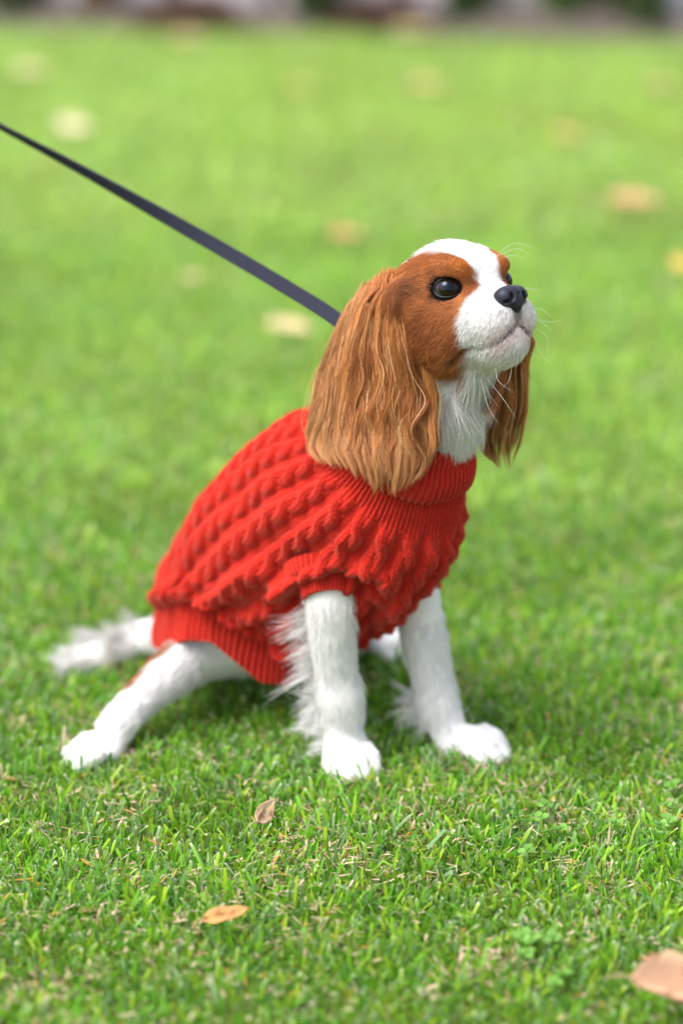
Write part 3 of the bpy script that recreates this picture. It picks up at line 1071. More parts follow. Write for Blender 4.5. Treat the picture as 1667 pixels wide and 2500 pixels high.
def rope(u, x, per):
    """two plied strands twisting round one another: height and the strand coordinate"""
    th = 2 * PI * u / per
    A_, R_ = .42, .60
    sn = np.sin(th); cs = np.cos(th)
    xa, za = -A_ * (sn + .12 * np.sin(3 * th)), .19 * cs
    pa = np.clip(1 - ((x - xa) / R_) ** 2, 0, None); pb = np.clip(1 - ((x + xa) / R_) ** 2, 0, None)
    ha = np.where(pa > 0, za + .72 * pa ** .5, -9); hb = np.where(pb > 0, -za + .72 * pb ** .5, -9)
    core = .34 * np.sqrt(np.clip(1 - np.abs(x) ** 3, 0, None))
    h = np.maximum(np.maximum(ha, hb), core)
    loc = np.where(ha >= hb, x - xa, x + xa)
    return np.clip(h, 0, None) / .90, loc / R_


cx = (vv * NCAB) % 1.0
cidx = np.floor(vv * NCAB)
xx = (cx - .5) / .385
off_ = np.random.default_rng(9).random(NCAB)[cidx.astype(int) % NCAB] * .006
hc, loc = rope(uu + off_ + .005 * (NZ(SW, 22) - .5), xx, PER)
body_h = .0100 * np.clip(hc, 0, 1.1) + .0008 * np.where(np.abs(xx) > 1.02, 1, 0)
# knitted V stitches on the strands
c3 = np.abs(((loc * 1.5 + .5) % 1) - .5)                     # three stitch columns on each strand
row_ = ((uu / .0029) + c3 * 1.1) % 1
stit = -.0009 * np.exp(-((.5 - c3) / .12) ** 2) - .0008 * np.exp(-((row_ - .5) / .16) ** 2)
body_h = body_h + stit * np.clip(hc * 2, 0, 1)
rib_n = 84
rb = np.abs(np.sin(vv * PI * rib_n + .25 * np.sin(uu * 120)))
rib_h = .0048 * rb ** .6 - .0004 * ((uu / .0028) % 1 > .75)
yk_n = NCAB * 5
yk = np.abs(np.sin(vv * PI * yk_n))
yoke_h = .0034 * yk ** .6 - .0005 * ((uu / .0028) % 1 > .75)
yoke_edge = YOKE + .012 * (NZ(np.stack([vv * 5, vv * 0, vv * 0], -1), 3) - .5)
wy_ = smooth01(-.014, .006, uu - yoke_edge)
wh = smooth01(.0025, -.0025, uu - HEMV)
disp = body_h * (1 - wy_) + yoke_h * wy_
disp = disp * (1 - wh) + rib_h * wh
# gathered bulge just above the hem, folds around the sleeve, soft wrinkles
disp += (.0045 + .0040 * sB) * np.exp(-((uu - HEMV - .012) / .010) ** 2) * (.4 + .9 * NZ2(SW, 24)) - .0045 * np.exp(-((uu - HEMV - .001) / .004) ** 2)
disp -= .001 * wh
wr = NZ2(SW * np.array([1, 1, 1.3]), 24) - .5
wr2 = NZ(SW, 50) - .5
disp += (.0075 * wr + .0025 * wr2) * (1 - wh) * (1 - .7 * wy_)


def to_px(P):
    Z = P[..., 2] - CAM_H
    dd = P[..., 1] * cT - Z * sT
    return 833.5 + F_PX * P[..., 0] / dd, 1250 - F_PX * (P[..., 1] * sT + Z * cT) / dd


NEAR = smooth01(.02, .12, vv) * smooth01(.62, .52, vv)
PXS = np.stack(to_px(SW), -1).reshape(-1, 2)


def fold(poly, amp, wid):
    """raise (or sink) the near side of the cloth along a line"""
    global disp
    P = interp_path(poly, 14)
    D = np.full(len(PXS), 1e9)
    for i in range(len(P) - 1):
        dv_ = P[i + 1] - P[i]
        t_ = np.clip(((PXS - P[i]) @ dv_) / (dv_ @ dv_), 0, 1)
        D = np.minimum(D, np.linalg.norm(PXS - P[i] - t_[:, None] * dv_, axis=1))
    disp = disp + amp * np.exp(-(D / wid) ** 2).reshape(disp.shape) * NEAR


# the cloth rides up into a fold above the near sleeve, and pulls from there towards the back and the hem
fold([(690, 1432), (735, 1402), (800, 1380), (870, 1376), (935, 1392)], .0095, 22)
fold([(715, 1462), (745, 1428), (810, 1412), (880, 1412), (930, 1440)], -.008, 13)
fold([(930, 1400), (960, 1450), (930, 1520), (890, 1560)], .005, 26)
fold([(880, 1440), (905, 1480), (890, 1530)], -.007, 16)
fold([(690, 1425), (640, 1395), (600, 1400), (560, 1430)], .006, 24)
fold([(720, 1480), (660, 1470), (600, 1485), (560, 1470)], -.005, 16)
fold([(600, 1510), (540, 1460), (480, 1445), (420, 1470)], .006, 20)
fold([(520, 1425), (460, 1420), (410, 1450)], .005, 18)
fold([(730, 1560), (690, 1540), (640, 1530)], -.005, 18)
SWD = SW + SN * disp[..., None]

M_KNIT, t, n, b = material('red_wool')
b.inputs['Base Color'].default_value = (0.62, 0.024, 0.012, 1)
b.inputs['Roughness'].default_value = 0.9
b.inputs['Specular IOR Level'].default_value = 0.12
b.inputs['Sheen Weight'].default_value = 0.35
b.inputs['Sheen Roughness'].default_value = 0.5
b.inputs['Sheen Tint'].default_value = (1, .45, .35, 1)
tc = n.new('ShaderNodeTexCoord')
tx = n.new('ShaderNodeTexNoise'); tx.inputs['Scale'].default_value = 420; tx.inputs['Detail'].default_value = 6
t.links.new(tc.outputs['Object'], tx.inputs['Vector'])
rp = n.new('ShaderNodeValToRGB')
rp.color_ramp.elements[0].position = .3; rp.color_ramp.elements[0].color = (0.31, 0.0075, 0.0045, 1)
rp.color_ramp.elements[1].position = .75; rp.color_ramp.elements[1].color = (0.46, 0.020, 0.010, 1)
t.links.new(tx.outputs[0], rp.inputs[0]); t.links.new(rp.outputs[0], b.inputs['Base Color'])
bp = n.new('ShaderNodeBump'); bp.inputs['Strength'].default_value = .5; bp.inputs['Distance'].default_value = .0012
t.links.new(tx.outputs[0], bp.inputs['Height']); t.links.new(bp.outputs[0], b.inputs['Normal'])


def grid_faces(nu, nv, wrap=True):
    i = np.arange(nu * nv).reshape(nu, nv)
    j = np.roll(i, -1, 1) if wrap else None
    if wrap:
        return np.stack([i[:-1], j[:-1], j[1:], i[1:]], -1).reshape(-1, 4)
    return np.stack([i[:-1, :-1], i[:-1, 1:], i[1:, 1:], i[1:, :-1]], -1).reshape(-1, 4)


# inner lining of the hem so the opening has thickness
lin = [SWD]
inner = SW[:60] - SN[:60] * .003
allP = np.concatenate([inner[::-1], SWD])
F_ = grid_faces(len(allP), NV)
jumper = dmesh('jumper', allP.reshape(-1, 3), F_, M_KNIT)

# turtleneck collar: folded-over ribbed band
def band(rows, nv, ribs, amp, name, parent, tilt=None):
    """rows: list of (centre, axis, a-vector, b-vector) -> ribbed tube"""
    R = interp_path(np.array([np.concatenate(r_) for r_ in rows]), 70)
    ph = np.linspace(0, 2 * PI, nv, endpoint=False)
    P = R[:, None, 0:3] + np.cos(ph)[None, :, None] * R[:, None, 3:6] + np.sin(ph)[None, :, None] * R[:, None, 6:9]
    N = grid_normals(P)
    a_ = np.linspace(0, 1, 70)[:, None]
    h = amp * np.abs(np.sin(ph * ribs / 2))[None] ** .7 - .0003 * ((a_ * 24) % 1 > .8)
    wob = .0035 * (NZ2(P, 32) - .5)
    P = P + N * (h + wob)[..., None]
    return dmesh(name, P.reshape(-1, 3), grid_faces(70, nv), M_KNIT, parent)


def nrow(c, el, rd, rl, roll=0):
    e = math.radians(el)
    ed_ = -math.sin(e) * bgd + math.cos(e) * np.array([0, 0, 1.0])
    return (np.array(c), ed_ * rd, -bl * rl)


C0 = np.array([.0555, 1.908, .284]); CA = nrm(np.array([.012, -.013, .030]))
rows = [nrow(C0 + CA * .006, 62, .044, .044), nrow(C0 - CA * .003, 61, .0505, .0505), nrow(C0 - CA * .005, 61, .0555, .0555),
        nrow(C0 + CA * .007, 62, .0535, .0530), nrow(C0 + CA * .017, 63, .0470, .0470), nrow(C0 + CA * .026, 64, .0425, .0430),
        nrow(C0 + CA * .029, 64, .0395, .0400), nrow(C0 + CA * .025, 64, .0370, .0375), nrow(C0 + CA * .004, 64, .0365, .0370)]
band(rows, 640, 62, .0032, 'collar', jumper)
# near sleeve cuff
sa = W(803, 1380, 1.917); sb = W(806, 1458, 1.899)
sd = nrm(sb - sa)
s1 = nrm(np.cross(sd, np.array([0, -1.0, 0.1]))); s2 = np.cross(sd, s1)
rows = [(sa, s1 * .036, s2 * .034), (sa + sd * .012, s1 * .0335, s2 * .031), (sa + (sb - sa) * .45, s1 * .0265, s2 * .0255), (sa + (sb - sa) * .95, s1 * .0228, s2 * .0225),
        (sb, s1 * .0215, s2 * .0212), (sa + (sb - sa) * .9, s1 * .0195, s2 * .0195)]
band(rows, 500, 44, .0019, 'sleeve', jumper)
# far sleeve cuff
sa = W(1000, 1375, 1.978); sb = W(1022, 1448, 1.966)
sd = nrm(sb - sa)
s1 = nrm(np.cross(sd, np.array([0, -1.0, 0.1]))); s2 = np.cross(sd, s1)
rows = [(sa, s1 * .022, s2 * .022), (sa + (sb - sa) * .5, s1 * .0205, s2 * .0205), (sb, s1 * .0192, s2 * .0192), (sa + (sb - sa) * .9, s1 * .0180, s2 * .0180)]
band(rows, 400, 40, .0015, 'sleeve', jumper)
# purple cord peeping out under the belly
v, f = tube(interp_path([W(650, 1568, 1.972), W(700, 1555, 1.960), W(735, 1525, 1.945), W(760, 1490, 1.94)], 16), [.0014] * 16, 8)
dmesh('cord', v, f, plain_mat('purple_cord', (.13, .01, .16), .6, .3), jumper)


# ---- fur -------------------------------------------------------------------------------------------
def inside_jumper(p):
    """true where a point of the skin is covered by wool"""
    A = AR[::8]
    e = np.radians(A[:, 3])
    ax = np.cos(e)[:, None] * bgd[None] + np.sin(e)[:, None] * np.array([0, 0, 1.0])[None]
    ed_ = -np.sin(e)[:, None] * bgd[None] + np.cos(e)[:, None] * np.array([0, 0, 1.0])[None]
    out = np.zeros(len(p), bool)
    for i in range(0, len(p), 20000):
        d = p[i:i + 20000, None, :] - A[None, :, :3]
        a_ = np.abs(np.sum(d * ax[None], 2))
        dd = np.sum(d * ed_[None], 2) / A[None, :, 4]
        ll = (d @ bl) / A[None, :, 5]
        out[i:i + 20000] = np.any((a_ < .006) & (dd ** 2 + ll ** 2 < 1.0), axis=1)
    return out


TRI = np.concatenate([BF[:, [0, 1, 2]], BF[:, [0, 2, 3]]])
TA = .5 * np.linalg.norm(np.cross(BV[TRI[:, 1]] - BV[TRI[:, 0]], BV[TRI[:, 2]] - BV[TRI[:, 0]]), axis=1)
TC = BV[TRI].mean(1)


def sample_skin(weight, N, seed):
    r_ = np.random.default_rng(seed)
    w = TA * weight
    c_ = np.cumsum(w)
    id_ = np.searchsorted(c_, r_.random(N) * c_[-1])
    id_ = np.minimum(id_, len(TRI) - 1)
    a_, b_ = r_.random(N), r_.random(N)
    fl = a_ + b_ > 1
    a_[fl], b_[fl] = 1 - a_[fl], 1 - b_[fl]
    T = TRI[id_]
    p = BV[T[:, 0]] * (1 - a_ - b_)[:, None] + BV[T[:, 1]] * a_[:, None] + BV[T[:, 2]] * b_[:, None]
    nn = nrm(BN[T[:, 0]] * (1 - a_ - b_)[:, None] + BN[T[:, 1]] * a_[:, None] + BN[T[:, 2]] * b_[:, None])
    return p, nn, r_


TJ = inside_jumper(TC)
TCN = BN[TRI[:, 0]]


def grow(p, nn, flow, L, k, lift, r_, droop=0.0, jitter=.25, clump=None):
    """hairs: leave the skin at an angle, then lie down along the flow"""
    fl = flow - np.sum(flow * nn, 1, keepdims=True) * nn
    fl = nrm(fl + r_.normal(0, jitter, p.shape) * .5)
    fl = nrm(fl - np.sum(fl * nn, 1, keepdims=True) * nn)
    t_ = np.linspace(0, 1, k)[None, :, None]
    L = np.asarray(L)[:, None, None]
    lf = np.asarray(lift)[:, None, None] if np.ndim(lift) else lift
    P = p[:, None] + L * (t_ * fl[:, None] * (1 - .25 * lf) + nn[:, None] * lf * (t_ - .55 * t_ ** 2))
    P = P + L * r_.normal(0, .05, (len(p), 1, 3)) * t_ ** 2
    P[..., 2] -= (L * droop * t_ ** 2)[..., 0]
    return P


# head
EMK = ear_mask(TC)
hw = is_head(TC) & ~TJ & (~EMK | (TC[:, 2] > .375))
qh = to_head(TC)
eye_d = np.minimum(np.linalg.norm(TC - EYES[0][0], axis=1), np.linalg.norm(TC - EYES[1][0], axis=1))
NOSE_C = H(.0405, 0, -.0165)
MPT = np.min(np.linalg.norm(TC[:, None, :] - np.array([MOUTH[-1], MOUTH[-3], MOUTHL[-1]])[None], axis=2), axis=1)
gap_d = poly_dist(TC, np.array(EARGAP))
wgt = hw * (gap_d > .0055) * (eye_d > ER + .0012) * (MPT > .0035) * (np.linalg.norm((qh - np.array([.038, 0, -.0160])) / np.array([.0125, .0142, .0110]), axis=1) > 1.0)
wgt = wgt * np.where(qh[:, 0] < -.09, .2, 1)
p, nn, r_ = sample_skin(wgt, 80000, 31)
q = to_head(p)
flow_h = q - np.array([.050, 0, -.012])
flow_h = flow_h * np.array([1.0, 1.0, .8])
ch = smooth01(-.005, -.03, q[:, 2])[:, None]
flow_h = nrm(flow_h) + ch * np.array([0, 0, -.35])
flow = flow_h @ HM
emr = ear_mask(p)
flow[emr] = nrm(np.array([-.12, .05, -1.0]))
muzz = smooth01(.0, .012, q[:, 0])
L = (.0085 - .0042 * muzz + .006 * smooth01(.02, .036, q[:, 2]) + .003 * smooth01(-.045, -.06, q[:, 2])) * (.65 + .7 * r_.random(len(p)))
ed_min = np.minimum(np.linalg.norm(p - EYES[0][0], axis=1), np.linalg.norm(p - EYES[1][0], axis=1))
L = L * (.35 + .65 * smooth01(ER, ER + .010, ed_min))
L = np.where(emr, .013 * (.6 + .6 * r_.random(len(p))), L)
MPd = np.min(np.linalg.norm(p[:, None] - MP[None, ::4], axis=2), axis=1)
L = L * (.75 + .25 * smooth01(0, .008, MPd))
L = L * (1 - .45 * smooth01(.0, .010, q[:, 0]) * smooth01(-.022, -.012, q[:, 2]))
lift = .30 + .22 * smooth01(.02, .036, q[:, 2]) + .22 * smooth01(.5, .85, NZ(p, 140)) + .1 * r_.random(len(p))
lift = np.where(emr, .12, lift)
P = grow(p, nn, flow, L, 5, lift, r_, droop=.05, jitter=.35)
c = coat_colour(p, nn, lips=(r_.random(len(p)) < .55).astype(float))
c = c * (.66 + .56 * r_.random((len(p), 1)))
C = np.repeat(c[:, None], 5, 1)
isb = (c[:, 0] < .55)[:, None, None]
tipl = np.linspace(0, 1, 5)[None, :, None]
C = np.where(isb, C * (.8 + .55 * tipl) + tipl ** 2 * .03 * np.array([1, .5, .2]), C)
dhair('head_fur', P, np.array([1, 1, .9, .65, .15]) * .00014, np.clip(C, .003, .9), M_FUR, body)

# neck and throat: longer, ruffled white tufts
w_n = (~TJ) & (TC[:, 2] > .27) & (TC[:, 2] < .395) & ~EMK & (qh[:, 2] < -.058) & (qh[:, 0] < -.006) & ((TC - C0) @ CA > .033) & ((TC - NECK1) @ bgd > -.02) & ((TC - NECK1) @ bl > -.020)
p, nn, r_ = sample_skin(w_n.astype(float), 11000, 32)
cl = NZ(p, 95)
side = nrm(np.cross(nn, np.array([0, 0, 1.0])))
flow = np.array([0, 0, -1.0])[None] + nn * .1 + side * ((NZ2(p, 70) - .5) * 1.6)[:, None]
L = .027 * (.5 + .9 * r_.random(len(p))) * (.5 + .9 * cl)
L = np.minimum(L, .010 + 1.05 * np.clip((p - C0) @ CA - .030, 0, None))
P = grow(p, nn, flow, L, 7, .45 + .65 * cl, r_, droop=.14, jitter=.2)
c = coat_colour(p, nn) * (.78 + .3 * r_.random((len(p), 1)))
dhair('throat_fur', P, np.array([1, 1, 1, .9, .75, .5, .12]) * .00015, np.clip(c, .003, .9), M_FUR, body)

# legs, feet: short white coat
w_l = (~TJ) & (TC[:, 2] < .215) & (TC[:, 2] > -.005)
tail_d = poly_dist(TC, np.array(TAILP[1:]))
slv = ((np.linalg.norm(TC[:, :2] - RL[1][:2], axis=1) < .04) & (TC[:, 2] > RL[1][2] + .001)) | ((np.linalg.norm(TC[:, :2] - LL[1][:2], axis=1) < .04) & (TC[:, 2] > LL[1][2] - .004))
w_l2 = w_l & (tail_d > .022) & ~slv
p, nn, r_ = sample_skin(w_l2.astype(float), 30000, 33)
ctr = np.array([-.02, 2.0])
flow = np.repeat(np.array([[0, 0, -1.0]]), len(p), 0)
dh, th = seg_dist(p, HR_[1], HR_[4])
hl_m = (dh < .05) & (p[:, 0] < -.08)
flow[hl_m] = nrm(HR_[4] - HR_[1])
low = p[:, 2] < .03
for pc, fw in ((PR, (.22, -1)), (PL, (.85, -.62)), (PH, (-1, -.35)), (PLH, (.9, -.5))):
    m_ = (np.linalg.norm(p[:, :2] - pc[:2], axis=1) < .035) & low
    flow[m_] = np.array([fw[0], fw[1], -.25])
L = .0095 * (.5 + .9 * r_.random(len(p)))
L = np.where(low, L * .30, L)
P = grow(p, nn, flow, L, 5, .26 + .40 * smooth01(.45, .8, NZ(p, 130)), r_, droop=.05, jitter=.55)
P[..., 2] = np.maximum(P[..., 2], .001)
c = coat_colour(p, nn) * (.82 + .28 * r_.random((len(p), 1)))
dhair('leg_fur', P, np.array([1, 1, .9, .65, .15]) * .00016, np.clip(c, .003, .9), M_FUR, body)

# feathers behind the front legs and under the right elbow
def feathers(path, t0, t1, back, N, length, seed, nclump):
    r_ = np.random.default_rng(seed)
    P0 = interp_path(path, 60)
    tc_ = t0 + (t1 - t0) * np.sort(r_.random(nclump))
    cid = r_.integers(0, nclump, N)
    tt = np.clip(tc_[cid] + r_.normal(0, .012, N), 0, 1)
    base = np.stack([np.interp(tt, np.linspace(0, 1, 60), P0[:, j]) for j in range(3)], 1)
    bk = nrm(np.asarray(back, float))
    Lc = length * (.35 + 1.0 * r_.random(nclump) ** 1.5)
    dirc = nrm(bk[None] + r_.normal(0, .30, (nclump, 3)) + np.array([0, 0, -.30]))
    curl = r_.normal(0, .50, (nclump, 3)) + np.array([0, 0, .1])
    off = r_.normal(0, .0022, (N, 3))
    root = base + bk * .010 + off
    k = 9
    s_ = np.linspace(0, 1, k)[None, :, None]
    L = (Lc[cid] * (.7 + .5 * r_.random(N)))[:, None, None]
    d = dirc[cid][:, None]
    Pp = root[:, None] + L * (s_ * d + s_ ** 2 * .45 * (curl[cid][:, None] + np.array([0, 0, -.25]))) - off[:, None] * (.35 * s_ ** .8)
    Pp = Pp + L * r_.normal(0, .05, (N, 1, 3)) * s_ ** 1.5
    Pp[..., 2] = np.maximum(Pp[..., 2], .002)
    c = C_WHITE * (.82 + .25 * r_.random((N, 1)))
    return Pp, c


FR, cR = feathers(RL[1:], .02, .95, np.array([-.95, .22, 0]), 2700, .025, 41, 140)
FL, cL = feathers(LL[1:], .46, .72, np.array([-.95, .25, 0]), 800, .026, 42, 30)
dhair('feathering', np.concatenate([FR, FL]), np.array([1, 1, 1, 1, .9, .8, .65, .45, .1]) * .00016, np.concatenate([cR, cL]), M_FUR, body)

# tail plume
r_ = np.random.default_rng(51)
TP = interp_path(TAILP[1:], 50)
N = 6500
ncl = 70
tcl = r_.random(ncl) ** .8
cid = r_.integers(0, ncl, N)
tt = np.clip(tcl[cid] + r_.normal(0, .04, N), 0, 1)
base = np.stack([np.interp(tt, np.linspace(0, 1, 50), TP[:, j]) for j in range(3)], 1)
tanv = nrm(TP[-1] - TP[0])
dcl = nrm(tanv * 1.0 + r_.normal(0, .20, (ncl, 3)) * np.array([1, 1, .8]) + np.array([0, 0, .02]))
up = r_.random(ncl) < .16
dcl[up] = nrm(tanv * .75 + np.array([0, 0, .62]) + r_.normal(0, .22, (int(up.sum()), 3)))
up = up & (tcl < .55)
Lc = np.where(up, .045, .026) * (.6 + .6 * r_.random(ncl))
off = r_.normal(0, .006, (N, 3))
k = 8
s_ = np.linspace(0, 1, k)[None, :, None]
L = (Lc[cid] * (.7 + .5 * r_.random(N)))[:, None, None]
crl = r_.normal(0, .4, (ncl, 3))
P = base[:, None] + off[:, None] * (1 - .7 * s_) + L * (s_ * dcl[cid][:, None] + .4 * s_ ** 2 * crl[cid][:, None])
P[..., 2] = np.maximum(P[..., 2], .006)
c = C_WHITE * (.8 + .27 * r_.random((N, 1)))
dhair('tail_fur', P, np.array([1, 1, 1, .95, .85, .7, .5, .1]) * .00018, c, M_FUR, body)


# nearest wool seen along each line of sight, so that the long hair lies on it
ZB = np.full((320, 220), 9.0)
for o_ in (jumper, bpy.data.objects['collar']):
    co = np.empty(len(o_.data.vertices) * 3, np.float32); o_.data.vertices.foreach_get('co', co)
    co = co.reshape(-1, 3).astype(float) + DOG0
    ax_, ay_ = to_px(co)
    np.minimum.at(ZB, (np.clip(ay_ / 8, 0, 319).astype(int), np.clip(ax_ / 8, 0, 219).astype(int)), co[:, 1])
for _ in range(2):                                            # spread a little past the rim
    ZB = np.minimum.reduce([ZB, np.roll(ZB, 1, 0), np.roll(ZB, -1, 0), np.roll(ZB, 1, 1), np.roll(ZB, -1, 1)])


# ---- long wavy ears --------------------------------------------------------------------------------
def ear_hair(Lp, Rp, bot, depth, N, ncl, seed, name, shade=1.0, ktop=0.0):
    """Lp, Rp: (y -> x) outlines in photo pixels; depth(s, h) -> distance; strands fall inside them"""
    r_ = np.random.default_rng(seed)
    Lp = np.array(Lp, float); Rp = np.array(Rp, float)
    y0 = Lp[0, 0]
    sc_ = np.sort((np.arange(ncl) + r_.random(ncl)) / ncl)
    r_.shuffle(sc_)
    layer = r_.random(ncl)
    st_ = y0 + (.02 + r_.random(ncl) ** 1.15) * ktop
    endf = np.interp(sc_, [b_[0] for b_ in bot], [b_[1] for b_ in bot]) + np.clip(r_.normal(-14, 46, ncl), -140, 32) - layer * 18
    sh_ = r_.random(ncl) < .30                                  # some locks end higher, in layers
    endf = np.where(sh_, y0 + (endf - y0) * (.55 + .4 * r_.random(ncl)), endf)
    amp = np.abs(r_.normal(0, .024, ncl)) + .003
    frq = 1.2 + 2.6 * r_.random(ncl)
    ph = r_.random(ncl) * 2 * PI
    cb = np.clip(.5 + .6 * (NZ(np.stack([sc_ * 9, layer * 2, sc_ * 0], -1), 1.0) - .5) + r_.normal(0, .28, ncl), 0, 1)
    swirl = r_.normal(0, .030, ncl)
    cid = r_.integers(0, ncl, N)
    k = 16
    tt = np.linspace(0, 1, k)[None]
    ys = st_[cid][:, None] + r_.random((N, 1)) * 22 + (endf[cid] - np.abs(r_.normal(0, 24, N)) + 12 - st_[cid])[:, None] * tt
    hh = (ys - y0) / (Lp[-1, 0] - y0)                           # 0 top .. 1 bottom of the whole ear
    spread = r_.normal(0, .024, N)[:, None] * (1 - .74 * tt ** 1.1)
    s_ = sc_[cid][:, None] + spread + (amp[cid][:, None] * np.sin(ph[cid][:, None] + frq[cid][:, None] * hh * 6.3) + swirl[cid][:, None] * hh ** 2) * np.clip(hh * 1.6, 0, 1)
    s_ = s_ + r_.normal(0, .014, (N, 1)) * np.sin(hh * 9 + r_.random((N, 1)) * 6) * hh
    s_ = np.clip(s_, -.03, 1.03)
    fly = (r_.random(N) < .035)[:, None]                         # flyaway hairs
    s_ = s_ + fly * r_.normal(0, .055, (N, 1)) * np.clip(hh * 2, 0, 1)
    xl = np.interp(ys, Lp[:, 0], Lp[:, 1]); xr = np.interp(ys, Rp[:, 0], Rp[:, 1])
    xs = xl + (xr - xl) * s_
    din = (layer[cid][:, None] - .3) * .018 + r_.normal(0, .0022, (N, 1)) * (1 - .6 * tt) + .0025 * np.cos(ph[cid][:, None] * 1.7 + frq[cid][:, None] * hh * 5)
    Y = depth(s_, hh) + din
    wool = ZB[np.clip(ys / 8, 0, 319).astype(int), np.clip(xs / 8, 0, 219).astype(int)]
    Y = np.minimum(Y, wool - .003 + (layer[cid][:, None] - 1) * .006 + r_.normal(0, .0015, (N, 1)))
    for _ in range(2): Y[:, 1:-1] = (Y[:, :-2] + 2 * Y[:, 1:-1] + Y[:, 2:]) / 4
    vx, vy = (xs - 833.5) / F_PX, (1250 - ys) / F_PX
    tq = Y / (cT + vy * sT)
    P = np.stack([vx * tq, Y, CAM_H + tq * (-sT + vy * cT)], -1)
    kk = np.clip(cb[cid][:, None] * .85 - .08, 0, 1) + .34 * r_.random((N, 1))
    c = np.array([.20, .056, .017]) + (np.array([.62, .265, .085]) - np.array([.20, .056, .017])) * kk ** 1.2
    pale = (r_.random(N) < .12)[:, None]
    c = np.where(pale, np.array([.82, .53, .27]), c)
    C = c[:, None, :] * np.ones((1, k, 1))
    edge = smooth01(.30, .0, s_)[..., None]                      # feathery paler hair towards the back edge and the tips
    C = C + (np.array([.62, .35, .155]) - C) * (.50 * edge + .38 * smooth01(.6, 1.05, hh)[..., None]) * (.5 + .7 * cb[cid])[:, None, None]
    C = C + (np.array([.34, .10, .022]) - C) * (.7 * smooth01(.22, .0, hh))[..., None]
    C = C * shade
    rad = np.interp(np.linspace(0, 1, k), [0, .1, .8, 1], [.6, 1, .9, .15]) * .00014
    return dhair(name, P, rad, np.clip(C, .003, .9), M_EARHAIR, body)


LpR = [(684, 938), (700, 905), (716, 878), (744, 850), (790, 828), (849, 804), (918, 781), (982, 769), (1045, 754), (1100, 750), (1150, 785), (1200, 808)]
RpR = [(684, 968), (696, 982), (709, 986), (765, 998), (846, 1018), (918, 1052), (969, 1061), (1020, 1057), (1084, 1066), (1122, 1058), (1160, 1046), (1200, 1030)]
botR = [(0, 1068), (.12, 1085), (.25, 1098), (.4, 1140), (.55, 1168), (.7, 1155), (.85, 1138), (1.0, 1095)]


def depR(s_, hh):
    top = 1.930 + (1.863 - 1.930) * s_
    lowr = 1.902 + (1.839 - 1.902) * s_
    return top + (lowr - top) * np.clip(hh, 0, 1) - .016 * np.sin(PI * np.clip(s_, 0, 1)) * (1 - .25 * hh)


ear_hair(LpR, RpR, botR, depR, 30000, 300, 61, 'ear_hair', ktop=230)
LpL = [(715, 1168), (760, 1180), (800, 1200), (850, 1205), (917, 1188), (980, 1192), (1057, 1168), (1108, 1178), (1140, 1215)]
RpL = [(715, 1186), (760, 1225), (800, 1275), (833, 1305), (884, 1287), (1006, 1284), (1083, 1268), (1140, 1250)]
botL = [(0, 1085), (.3, 1095), (.5, 1070), (.75, 1115), (1.0, 1080)]
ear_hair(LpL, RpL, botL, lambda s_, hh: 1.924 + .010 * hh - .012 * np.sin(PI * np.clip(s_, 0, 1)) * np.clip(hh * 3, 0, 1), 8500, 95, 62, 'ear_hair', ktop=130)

# hair sweeping off the back of the skull into the near ear
r_ = np.random.default_rng(63)
N = 2600
a0 = r_.random(N)
rootpx = np.stack([960 - 70 * a0 + r_.normal(0, 8, N), 664 + 52 * a0 + r_.normal(0, 8, N)], 1)
k = 8
tt = np.linspace(0, 1, k)[None]
ln = (50 + 55 * r_.random(N))[:, None]
ang = (np.radians(104 + 20 * a0 + r_.normal(0, 7, N)))[:, None] - .35 * tt
xs = rootpx[:, :1] + ln * tt * np.cos(ang); ys = rootpx[:, 1:] + ln * tt * np.sin(ang)
Y = 1.900 + .022 * a0[:, None] - .012 * tt + r_.normal(0, .003, (N, 1))
vx, vy = (xs - 833.5) / F_PX, (1250 - ys) / F_PX
tq = Y / (cT + vy * sT)
P = np.stack([vx * tq, Y, CAM_H + tq * (-sT + vy * cT)], -1)
c = C_LTBR * (.75 + .5 * r_.random((N, 1)))
c = c + (np.array([.62, .36, .17]) - c) * (smooth01(.3, 1, a0) * .7)[:, None]
dhair('ear_hair', P, np.array([.7, 1, 1, 1, .9, .8, .6, .12]) * .00017, c, M_EARHAIR, body)

